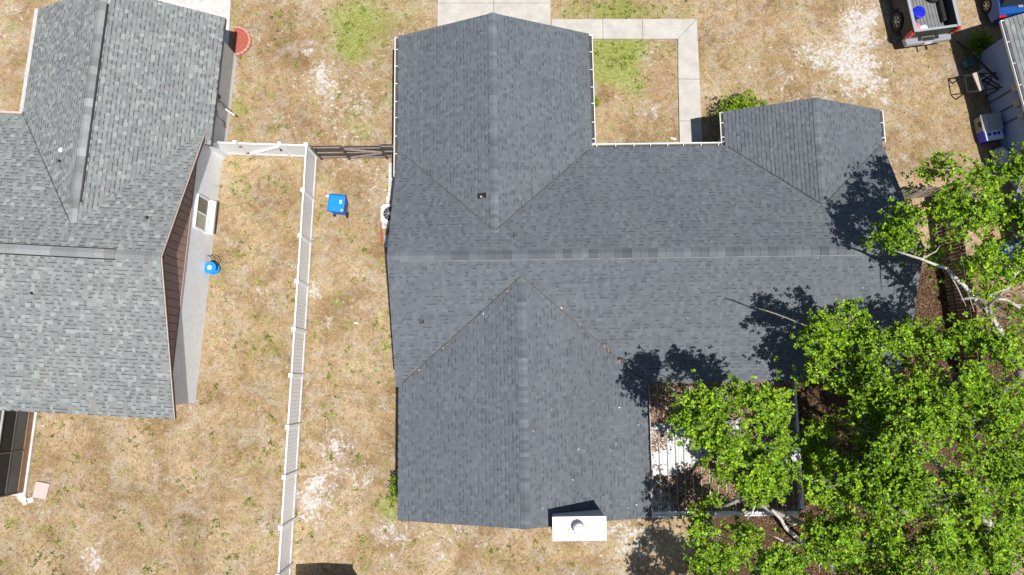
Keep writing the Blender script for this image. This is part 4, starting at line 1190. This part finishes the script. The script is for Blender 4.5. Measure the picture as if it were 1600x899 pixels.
MB().lathe((0, 0, .08), [(.215, 0), (.215, .03), (.06, .05)], 24).build('rim', simple('alloy', (.45, .45, .46)), spare)

# ------------------------------------------------------------------ blue car
M_bcar = paint('blue_paint', (.012, .10, .40), .3, .25)
bc = thing('car', 'bright blue car parked next to the pickup truck at the top edge', 'car', (21.50, 15.22, 0), .13)
W2 = .90
body = MB()
out = [(0.02, .38), (0.0, .62), (.06, .92), (.55, .98), (1.2, .98), (3.0, .96), (4.2, .78), (4.42, .60), (4.42, .32)]
arch = lambda yc: [(yc + .38 * math.cos(math.pi * k / 10), .30 + .36 * math.sin(math.pi * k / 10)) for k in range(11)]
und = [(4.42, .28)] + arch(3.55) + [(3.17, .22), (1.25, .22)] + arch(.82) + [(.44, .28)]
prof = out + und
pr_ = [(-W2, y, z) for y, z in prof]
body.extrude(pr_[::-1], (2 * W2, 0, 0))
body.build('body', M_bcar, bc, bevel=.06)
gh = MB()
lo2 = [(-W2 + .06, .35, .97), (W2 - .06, .35, .97), (W2 - .06, 3.0, .95), (-W2 + .06, 3.0, .95)]
up2 = [(-.64, .85, 1.42), (.64, .85, 1.42), (.62, 2.25, 1.44), (-.62, 2.25, 1.44)]
gh.poly(up2)
for k in range(4): gh.poly([lo2[k], lo2[(k + 1) % 4], up2[(k + 1) % 4], up2[k]])
gh.build('greenhouse', M_glass, bc)
MB().box((0, 1.55, 1.44), (1.30, 1.42, .04)).build('roof', M_bcar, bc, bevel=.03)
for s in (-1, 1):
    MB().box((s * .72, .03, .78), (.30, .10, .14)).build('tail_light', M_red, bc, bevel=.02)
    MB().box((s * .66, 4.40, .64), (.36, .08, .12)).build('headlight', M_amber, bc, bevel=.02)
    MB().box((s * .98, 2.75, .98), (.16, .12, .12)).build('mirror', M_bcar, bc, bevel=.02)
    wheel(bc, s * .80, .82, .33, .21); wheel(bc, s * .80, 3.55, .33, .21)
MB().box((0, -.015, .45), (1.70, .10, .18)).build('bumper', M_bcar, bc, bevel=.04)
MB().box((0, -.01, .74), (.36, .03, .11)).build('number_plate', M_white, bc)
for s in (-1, 1): MB().lathe((s * .05, .30, .985), [(.05, 0), (.06, .008), (.02, .012)], 14).build('badge', M_chrome, bc)

# ------------------------------------------------------------------ things beside the right-hand house
M_beige = simple('beige_plastic', (.30, .28, .25), .6, var=.1, scale=4)
bx_ = thing('storage_box', 'grey beige storage box against the blue grey wall', 'storage box', (20.10, 10.60, 0), RZR - .05)
MB().box((0, 0, .25), (.74, .66, .50)).build('body', M_beige, bx_, bevel=.02)
m = MB(); m.extrude([(-.46, -.38, .80), (-.46, .38, .80), (-.30, .38, .90), (.46, .38, .90), (.46, -.38, .90), (-.30, -.38, .90)][0:0] or [(-.40, -.36, .50), (.40, -.36, .50), (.40, -.36, .60), (-.24, -.36, .60)][::-1], (0, .72, 0)); m.build('lid', simple('grey_lid', (.36, .37, .38), .5), bx_, bevel=.012)
MB().box((-.385, 0, .34), (.05, .22, .12)).build('grip', M_black, bx_)
cl = thing('cool_box', 'blue cool box with white lid beside the storage box', 'cool box', (20.14, 10.06, 0), RZR)
MB().box((0, 0, .24), (.74, .44, .46)).build('body', M_cob, cl, bevel=.03)
cl_l = MB().box((.03, 0, .505), (.74, .46, .07)).build('lid', simple('sky_white_plastic', (.55, .68, .80), .4), cl, bevel=.02)
for x in (-.18, .05, .22): MB().lathe((x, .03, .54), [(.07, 0), (.07, .012), (.02, .016)], 14).build('cup_recess', M_cob, cl_l)
fr = thing('metal_frame', 'black tubular metal frame standing outside the blue grey wall', 'frame', (19.42, 12.22, 0), .10)
def T(name, pts, r=.028, m_=M_rubber): return MB().tube(pts, r, 8).build(name, m_, fr)
T('rail', [(-.42, .36, .75), (.02, .36, .75)]); T('rail', [(-.42, -.36, .75), (.02, -.36, .75)])
T('rail', [(-.42, -.36, .75), (-.42, .36, .75)]); T('rail', [(.02, -.36, .75), (.02, .36, .75)])
for x, y in ((-.42, .36), (-.42, -.36), (.9, .36), (.9, -.36)): T('leg', [(x, y, 0), (x, y, .75)])
T('rail', [(.02, .36, .75), (.9, .36, .75), (1.15, -.36, .95)]); T('rail', [(.02, -.36, .75), (1.15, -.36, .95)]); T('brace', [(.3, .36, .75), (1.0, -.30, .8)]); T('brace', [(.3, -.36, .7), (.9, .36, .75)]); T('brace', [(.9, .36, 0), (.9, -.36, .75)])
tag(MB().box((19.50, 12.25, .81), (.24, .80, .06), .30).build('plank', simple('bare_board', (.42, .37, .32), .8, var=.2), bevel=.005), 'short pale board lying on the black metal frame', 'board')
tag(MB().tube([(19.16, 14.35, .22), (19.75, 13.35, .55), (20.20, 12.24, 1.0)], .045, 8).build('pole', M_rubber), 'long black pole leaning above the frame by the blue grey wall', 'pole')
tag(MB().tube([(19.55, 12.68, .5), (20.0, 12.92, .62), (20.12, 12.80, .7), (20.0, 12.55, .62), (19.6, 12.42, .5)], .022, 8).build('tube_handle', M_wmetal), 'bent pale metal tube handle behind the black frame', 'handle')
tag(MB().box((19.62, 13.36, .16), (.42, .34, .30), .35).build('crate', simple('shaded_teal_plastic', (.03, .11, .12), .5, var=.2), bevel=.03), 'dull teal crate in the shade of the blue grey wall', 'crate')  # shade of the wall is partly put into the darker teal
sack('tarpaulin', 'blue tarpaulin bundle beyond the boundary fence at the right edge', (20.75, 5.2, 0), (.7, .42, .4), simple('tarp_blue', (.012, .03, .26), .5, var=.2), 5.0, 'tarpaulin')
sack('sack', 'pale grey sack on the ground by the right hand blue grey wall', (20.55, 9.15, 0), (.30, .42, .34), simple('pale_sack', (.62, .63, .64), .6, var=.15), 1.3, 'sack')

# garden shed just behind the picture's lower edge; its shadow falls into view
shd = thing('garden_shed', 'garden shed whose dark shadow falls on the dry lawn by the fence', 'shed', (-6.95, -9.35, 0), 0)
MB().extrude([(-1.05, 0, 0), (1.05, 0, 0), (1.05, 0, 1.92), (0, 0, 2.12), (-1.05, 0, 1.92)][::-1], (0, 2.9, 0)).build('wall', M_siding, shd).location = (0, -1.45, 0)
for s in (-1, 1):
    MB().extrude([(0, -1.5, 2.14), (s * 1.12, -1.5, 1.92), (s * 1.12, -1.5, 1.96), (0, -1.5, 2.19)][:: (1 if s < 0 else -1)], (0, 3.0, 0)).build('roof_panel', M_deck, shd)
# a few bits lying about on the lawn
for q, lab in (((6.86, 10.05), 'small white scrap on the lawn inside the front walk'), ((-7.75, 7.55), 'small white scrap on the grass next to the blue bin'), ((-6.4, 2.2), 'small white pebble in the side yard halfway along the fence')):
    m = MB(); m.box((q[0], q[1], .035), (.24 if q[0] > 0 else .13, .07, .05), random.uniform(-.3, .3)); tag(m.build('scrap', M_white, bevel=.01), lab, 'scrap', 'white scraps on the lawn')

# ------------------------------------------------------------------ foliage helpers
def leaf_quads(C, size, rng, upbias=0.7, width=.5, direction=None):
    """C (n,3) leaf centres -> diamond leaves"""
    n = len(C)
    nrm = rng.normal(size=(n, 3)); nrm[:, 2] = np.abs(nrm[:, 2]) + upbias
    nrm /= np.linalg.norm(nrm, axis=1, keepdims=True)
    if direction is not None:
        d = direction; nrm = nrm * np.array([.45, .45, 1.0]); nrm -= (d * nrm).sum(1, keepdims=True) * d
        nrm /= np.linalg.norm(nrm, axis=1, keepdims=True)
    else:
        d = rng.normal(size=(n, 3))
    d = d - (d * nrm).sum(1, keepdims=True) * nrm
    d /= np.linalg.norm(d, axis=1, keepdims=True)
    s = np.cross(nrm, d)
    L = (size * rng.uniform(.65, 1.35, n))[:, None]
    w = L * width
    if direction is not None: C = C + d * L * .55
    V = np.stack([C - d * L * .5, C + s * w * .5 + d * L * .05, C + d * L * .5, C - s * w * .5 + d * L * .05], 1).reshape(-1, 3)
    F = np.arange(4 * n).reshape(n, 4)
    return V, F

LEAF_PAL = np.array([(.135, .27, .006), (.18, .335, .008), (.225, .39, .010), (.08, .17, .006), (.31, .45, .012), (.13, .27, .008), (.05, .10, .006)])
def leaf_cols(n, rng, pal=LEAF_PAL, odd=.012):
    c = pal[rng.integers(0, len(pal), n)] * rng.uniform(.8, 1.2, (n, 1))
    k = rng.random(n) < odd
    c[k] = np.array([.38, .17, .03])
    return c

def bez(a, b, rng, n=7, sag=.25):
    a = np.array(a); b = np.array(b); L = np.linalg.norm(b - a)
    m1 = a + (b - a) * .35 + rng.normal(size=3) * L * .10 + np.array([0, 0, L * sag * .4])
    m2 = a + (b - a) * .7 + rng.normal(size=3) * L * .08 + np.array([0, 0, L * sag * .3])
    t = np.linspace(0, 1, n)[:, None]
    return (1 - t) ** 3 * a + 3 * (1 - t) ** 2 * t * m1 + 3 * (1 - t) * t * t * m2 + t ** 3 * b

def oak(label, base, fork, blobs, seed, bare=(), dens=1.0, leaf=.105, trunk_r=.26, zthick=.42, name='oak_tree'):
    rng = np.random.default_rng(seed)
    root = thing(name, label, 'tree', base, 0, 'trees on the right')
    base = np.array(base, float)
    wood = MB()
    f = np.array(fork, float)
    tp = bez(base, f, rng, 7, .05)
    wood.tube(tp - base, [trunk_r * (1.25 - .5 * k / 6) for k in range(7)], 12)
    limbs = MB(); twigs = MB()
    CL = []
    nodes = [(f, .12)]
    order = sorted(blobs, key=lambda q: np.hypot(q[0] - f[0], q[1] - f[1]))
    for bx, by, bz, rx, ry in order:
        c = np.array([bx, by, bz]); rx *= .88; ry *= .88
        rz = min(rx, ry) * .55 + zthick * .5
        c[2] -= rz * .6 - rng.uniform(-.55, .25)
        # grow from the nearest limb already there
        kn = min(range(len(nodes)), key=lambda k: np.linalg.norm(nodes[k][0] - c) + .35 * (k == 0))
        q0, r0 = nodes[kn]
        r1 = max(.022, r0 * .62)
        pth = bez(q0, c - np.array([0, 0, rz * .7]), rng, 8, .12)
        limbs.tube(pth - base, list(np.linspace(r0 * .9, r1, 8)), 7)
        nodes.append((pth[-1], r1))
        nc = int(370 * rx * ry * dens) + 3
        for _ in range(nc):
            while True:
                q = rng.uniform(-1, 1, 3)
                if q @ q < 1: break
            q = q / max(.05, np.linalg.norm(q)) * (np.linalg.norm(q) ** .6)
            ang = math.atan2(q[1], q[0])
            q[:2] *= 1 + .20 * math.sin(3 * ang + bx * 5) + .14 * math.sin(7 * ang + by * 9) + rng.normal() * .06
            p = c + q * np.array([rx, ry, rz])
            if mnoise.noise(Vector((p[0] * 1.25 + seed, p[1] * 1.25, p[2] * 1.1))) < -.03: continue
            CL.append(p)
            if rng.random() < .45 and q @ q < .45: CL.append(p + np.array([rng.normal() * .25, rng.normal() * .25, -rng.uniform(1.0, 2.2)]))
            if rng.random() < .20:
                j = int(rng.integers(4, 8))
                tw = bez(pth[j], p, rng, 5, .1)
                twigs.tube(tw - base, list(np.linspace(.018, .005, 5)), 5, caps=False)
    CL = np.array(CL)
    # leaves in sprays round each cluster centre
    # every cluster is two or three rosettes, leaves spreading from each twig end
    k = rng.integers(2, 4, len(CL))
    ros = np.repeat(CL, k, 0) + rng.normal(size=(k.sum(), 3)) * np.array([.15, .15, .07])
    rt = np.repeat(rng.uniform(.72, 1.28, len(CL)), k) * rng.uniform(.85, 1.15, k.sum())
    m_ = rng.integers(7, 12, len(ros))
    cen = np.repeat(ros, m_, 0); tone = np.repeat(rt, m_)
    n_ = len(cen)
    d = rng.normal(size=(n_, 3)); d[:, 2] = np.abs(d[:, 2]) * .55 - .10
    d /= np.linalg.norm(d, axis=1, keepdims=True)
    V, F = leaf_quads(cen - base, leaf, rng, .9, direction=d)
    cols = leaf_cols(len(F), rng, odd=.004) * tone[:, None]
    wood.build('trunk', M_bark, root, smooth=True)
    limbs.build('limb', M_bark, root, smooth=True)
    tw = twigs.build('twig', M_bark, root)
    tag(tw, kind='stuff')
    cr = fast_mesh('crown', V, F, cols, M_leaf, root)
    tag(cr, kind='stuff')
    for pts, r0, r1 in bare:
        pts = np.array(pts) - base
        # resample with a little kink
        P_ = []
        for a, b in zip(pts, pts[1:]):
            for t in (0, .5):
                P_.append(a + (b - a) * t + (rng.normal(size=3) * .03 if t else 0))
        P_.append(pts[-1])
        MB().tube(P_, list(np.linspace(r0, r1, len(P_))), 8).build('bare_branch', simple('pale_bark', (.46, .44, .40), .9, var=.35, scale=10, bump=.4), root, smooth=True)
        for k in range(2, len(P_) - 1, 2):
            e = P_[k] + rng.normal(size=3) * np.array([.5, .5, .15])
            MB().tube([P_[k], (P_[k] + e) / 2 + rng.normal(size=3) * .06, e], [.025, .018, .006], 6).build('bare_twig', simple('pale_bark', (.46, .44, .40)), root)
    return root

oak('broad green oak filling the lower right with pale limbs showing', (15.6, -5.4, 0), (14.2, -3.9, 3.6), BLOBS_A, 21, bare=[(A1, .07, .15), (A2, .05, .015)])
oak('green oak whose crown hangs over the white patio roof', (12.4, -7.2, 0), (11.0, -6.1, 3.4), BLOBS_B, 33, bare=[(B1, .05, .11), (B2, .05, .02), (B3, .035, .02)], trunk_r=.2)
oak('smaller green tree low in the picture below the patio roof', (8.2, -8.6, 0), (8.0, -7.6, 3.0), BLOBS_C + [(6.9, -8.3, 6, 1.0, .8), (7.9, -8.6, 6, .9, .7), (6.5, -9.2, 6, .8, .8)], 45, trunk_r=.15)
oak('green oak beside the boundary fence reaching over the roof edge', (18.9, -.9, 0), (17.9, .3, 3.9), BLOBS_D, 57, bare=[(D1, .025, .11), (D2, .05, .012), (D3, .03, .06)], trunk_r=.22, dens=.62)

# ------------------------------------------------------------------ shrubs and small plants
def shrub(name, label, loc, r, h, seed, leaf=.10, n=900, pal=None, cat='shrub', spiky=False):
    rng = np.random.default_rng(seed)
    root = thing(name, label, cat, loc, 0, 'garden plants')
    st = MB()
    for k in range(7):
        a = rng.uniform(0, 6.28); e = np.array([r[0] * .6 * math.cos(a), r[1] * .6 * math.sin(a), h * rng.uniform(.55, .85)])
        st.tube(bez((0, 0, 0), e, rng, 5, .1), [.018, .016, .013, .01, .006], 6)
    st.build('stem', M_bark, root)
    if spiky:
        V = []; C = []
        for k in range(n):
            a = rng.uniform(0, 6.28); el = rng.uniform(.25, 1.3); L = rng.uniform(.7, 1.1) * r[0]
            d = np.array([math.cos(a) * math.cos(el), math.sin(a) * math.cos(el), math.sin(el)]); s = np.array([-math.sin(a), math.cos(a), 0]) * .016
            b = np.array([0, 0, .05]) + rng.normal(size=3) * .08
            tip = b + d * L + np.array([0, 0, -.25 * L * math.cos(el)])
            m_ = b + d * L * .55
            V += [b - s, b + s, m_ + s, m_ - s, m_ - s, m_ + s, tip + s * .1, tip - s * .1]
        V = np.array(V); F = np.arange(len(V)).reshape(-1, 4)
    else:
        q = rng.normal(size=(n, 3)); q /= np.linalg.norm(q, axis=1, keepdims=True)
        q *= (rng.random((n, 1)) ** .4)
        lum = 1 + .22 * np.sin(q[:, :1] * 7 + seed) * np.sin(q[:, 1:2] * 6)
        C_ = q * lum * np.array([r[0], r[1], h * .5]) + np.array([0, 0, h * .55])
        C_[:, 2] = np.maximum(C_[:, 2], .04)
        V, F = leaf_quads(C_, leaf, rng, .5)
    c = leaf_cols(len(F), rng, LEAF_PAL if pal is None else pal, .004)
    tag(fast_mesh('foliage', V, F, c, M_leaf, root), kind='stuff')
    return root
YEL = np.array([(.22, .33, .015), (.16, .28, .012), (.30, .38, .02), (.11, .20, .012)])
shrub('shrub', 'rounded bright green shrub at the front of the right wing', (9.55, 10.92, 0), (1.05, .85), 1.35, 3, n=3400, leaf=.11, pal=YEL)
shrub('shrub', 'low leafy shrub at the rear left corner of the roof', (-4.42, -4.25, 0), (.42, .62), .8, 5, n=900, leaf=.09)
shrub('plant', 'small yellow green plant beside the garage wing gutter', (3.45, 11.55, 0), (.28, .3), .7, 7, n=240, leaf=.11, pal=YEL, cat='plant')
shrub('plant', 'yellow green plant in the corner by the front gutter', (3.60, 9.35, 0), (.40, .26), .8, 8, n=360, leaf=.11, pal=YEL, cat='plant')
shrub('spiky_shrub', 'spiky yellow green clump at the corner of the blue grey wall', (20.15, 14.20, 0), (.85, .85), 1.1, 9, n=420, cat='shrub', spiky=True, pal=YEL)

# ------------------------------------------------------------------ grass, weeds, litter
def inside_any(x, y, rects):
    k = np.zeros(len(x), bool)
    for x0, y0, x1, y1 in rects: k |= (x > x0) & (x < x1) & (y > y0) & (y < y1)
    return k
HARD = [(-3.3, 12.8, 1.75, 28), (1.7, 14.5, 8.1, 15.5), (7.1, 8.3, 8.12, 15.5), (-19.5, 13.0, -12.2, 23), (-3.9, -4.8, 4.6, 13.2), (-4.2, .2, 14.3, 8.4), (8.8, 8, 14.1, 9.9), (5.0, -5.1, 10.6, 0.2)]
def field_at(x, y, L): return blob_field(x, y, L)
rng = np.random.default_rng(5)
# straw blades
n = 85000
x = rng.uniform(-22.5, 22.5, n); y = rng.uniform(-8.6, 17.0, n)
keep = ~inside_any(x, y, HARD) & (field_at(x, y, SAND) < rng.uniform(.25, .9, n)) & (field_at(x, y, LITTER) < .8) & ~((x < -12.7) & (y > -1.3))
x, y = x[keep], y[keep]; n = len(x)
a = rng.uniform(0, 6.28, n); L = rng.uniform(.05, .15, n); w = rng.uniform(.008, .02, n); h = rng.uniform(.0, .07, n)
z0 = 0.012 * lump(x, y) + 0.006 * lump(x * 3.1 + 5, y * 2.7) - 0.02
P0 = np.stack([x, y, z0 - .003], 1); T_ = P0 + np.stack([np.cos(a) * L, np.sin(a) * L, h], 1); S = np.stack([-np.sin(a) * w, np.cos(a) * w, 0 * w], 1)
V = np.stack([P0 - S, P0 + S, T_], 1).reshape(-1, 3); F = np.arange(3 * n).reshape(n, 3)
straw = np.array([(.42, .32, .18), (.34, .25, .13), (.52, .43, .29), (.24, .17, .09), (.16, .115, .065), (.28, .20, .11), (.28, .25, .11)])
c = straw[rng.integers(0, len(straw), n)] * rng.uniform(.8, 1.2, (n, 1))
g = field_at(x, y, GREEN)
gmask = rng.random(n) < np.clip(g * 1.1, 0.03, .9)
gp = np.array([(.18, .23, .035), (.15, .20, .03), (.24, .28, .055), (.30, .32, .09)])
c[gmask] = gp[rng.integers(0, 4, gmask.sum())]
tag(fast_mesh('grass', V, F, c, M_grass), 'dry straw coloured grass with greener patches across the yards', 'grass', kind='stuff')
# weeds: little rosettes where the lawn shows green
n0 = 38000
x = rng.uniform(-22.5, 21, n0); y = rng.uniform(-8.6, 17.0, n0)
g = field_at(x, y, GREEN)
clumpy = np.array([mnoise.noise(Vector((a_ * .75, b_ * .75, 3.0))) + .8 * mnoise.noise(Vector((a_ * 2.6, b_ * 2.6, 9.0))) for a_, b_ in zip(x, y)])
yard = (x < -4.4) * .34 + (x > -4.4) * .05
prob = np.clip(g * .42 * (clumpy > -.25) + yard * (clumpy > .34) * 1.6, 0, .75)
keep = (rng.random(n0) < prob) & ~inside_any(x, y, HARD) & ~((x < -12.7) & (y > -1.3)) & (field_at(x, y, SAND) < .9)
x, y = x[keep], y[keep]; n = len(x)
Vs = []; Cs = []
for k in range(n):
    m_ = int(rng.integers(5, 11)); sc = rng.uniform(.035, .10)
    tone = rng.uniform(.6, 1.3); base_c = gp[rng.integers(0, 4)] * tone
    for j in range(m_):
        a = rng.uniform(0, 6.28); L = sc * rng.uniform(.6, 1.4); d = np.array([math.cos(a), math.sin(a), rng.uniform(.15, .9)]) * L
        s = np.array([-math.sin(a), math.cos(a), 0]) * L * .22
        b = np.array([x[k], y[k], -.01]) + rng.normal(size=3) * np.array([.03, .03, 0])
        Vs += [b, b + d * .5 + s, b + d, b + d * .5 - s]; Cs.append(base_c * rng.uniform(.75, 1.25))
V = np.array(Vs); F = np.arange(len(V)).reshape(-1, 4)
tag(fast_mesh('weeds', V, F, np.array(Cs), M_grass), 'small green weeds scattered through the dry lawn', 'weeds', kind='stuff')
# fallen leaves on the ground below the trees and on the patio roof
n0 = 42000
x = rng.uniform(9.5, 22, n0); y = rng.uniform(-8.6, 6.5, n0)
keep = (field_at(x, y, LITTER) > rng.uniform(.25, 1.0, n0)) & ~inside_any(x, y, HARD)
x, y = x[keep], y[keep]
C_ = np.stack([x, y, rng.uniform(-.005, .045, len(x))], 1)
V, F = leaf_quads(C_, .085, rng, 2.2)
lp = np.array([(.17, .09, .05), (.25, .15, .09), (.34, .22, .14), (.11, .06, .04), (.42, .29, .19), (.22, .11, .05)])
tag(fast_mesh('leaf_litter', V, F, lp[rng.integers(0, 6, len(F))] * .6, M_litter), 'brown fallen leaves on the ground below the oaks', 'leaf litter', kind='stuff')  # leaf colours darkened to stand in for shade under the crowns
n0 = 34000
x = rng.uniform(5.12, 10.45, n0); y = rng.uniform(-4.85, -.15, n0)
d = np.sin(x * 1.7 + 2 * np.sin(y * 1.1)) * .5 + np.sin(y * 1.5 + x) * .35 + rng.normal(size=n0) * .25
d += .9 * (y > -1.6) + .8 * (y < -3.6) - .7 * ((y < -1.7) & (y > -3.2) & (x < 7))
keep = d > .15
x, y = x[keep], y[keep]
C_ = np.stack([x, y, 2.315 + (y + .3) * .026 + rng.uniform(0, .04, len(x))], 1)
V, F = leaf_quads(C_, .085, rng, 1.6)
tag(fast_mesh('leaf_litter', V, F, lp[rng.integers(0, 6, len(F))], M_litter), 'brown fallen leaves lying on the white patio roof', 'leaf litter', kind='stuff')
# specks of leaf on the shingles, mostly in the valleys
sv_ = MB()
def hx(x, y): return x - .014 * y, y + .014 * x
def spec(x, y, z, col, s):
    X, Y = hx(x, y); a = random.random() * 3
    sv_.box((X, Y, z), (s, s * .5, .012), a, col=col)
for k in range(26):
    t = random.random() ** .8
    if k % 2: x, y = .385 + (4.98 - .385) * t, 3.54 - 3.84 * t
    else: x, y = .385 - (4.595) * t, 3.54 - 3.84 * t
    spec(x + random.uniform(-.08, .08), y + random.uniform(-.08, .08), roof_z(0, y) + .03, random.choice([(.45, .28, .18), (.62, .55, .5), (.35, .2, .12)]), random.uniform(.05, .11))
for k in range(18):
    x = random.uniform(.6, 4.8); y = random.uniform(-5, -.5)
    spec(x, y, E_ + (4.98 - x) * (ZB - E_) / 4.595 + .03, random.choice([(.7, .68, .66), (.5, .42, .36)]), random.uniform(.03, .06))
for k in range(12):
    x = random.uniform(-4, 14); y = random.uniform(0, 4)
    if x < 5 and y < 3.4: continue
    spec(x, y, roof_z(0, y) + .03, (.6, .56, .52), random.uniform(.03, .05))
tag(sv_.build('leaf_specks', M_litter, colors=True), 'scattered dead leaves caught in the roof valleys', 'leaf litter', kind='stuff')
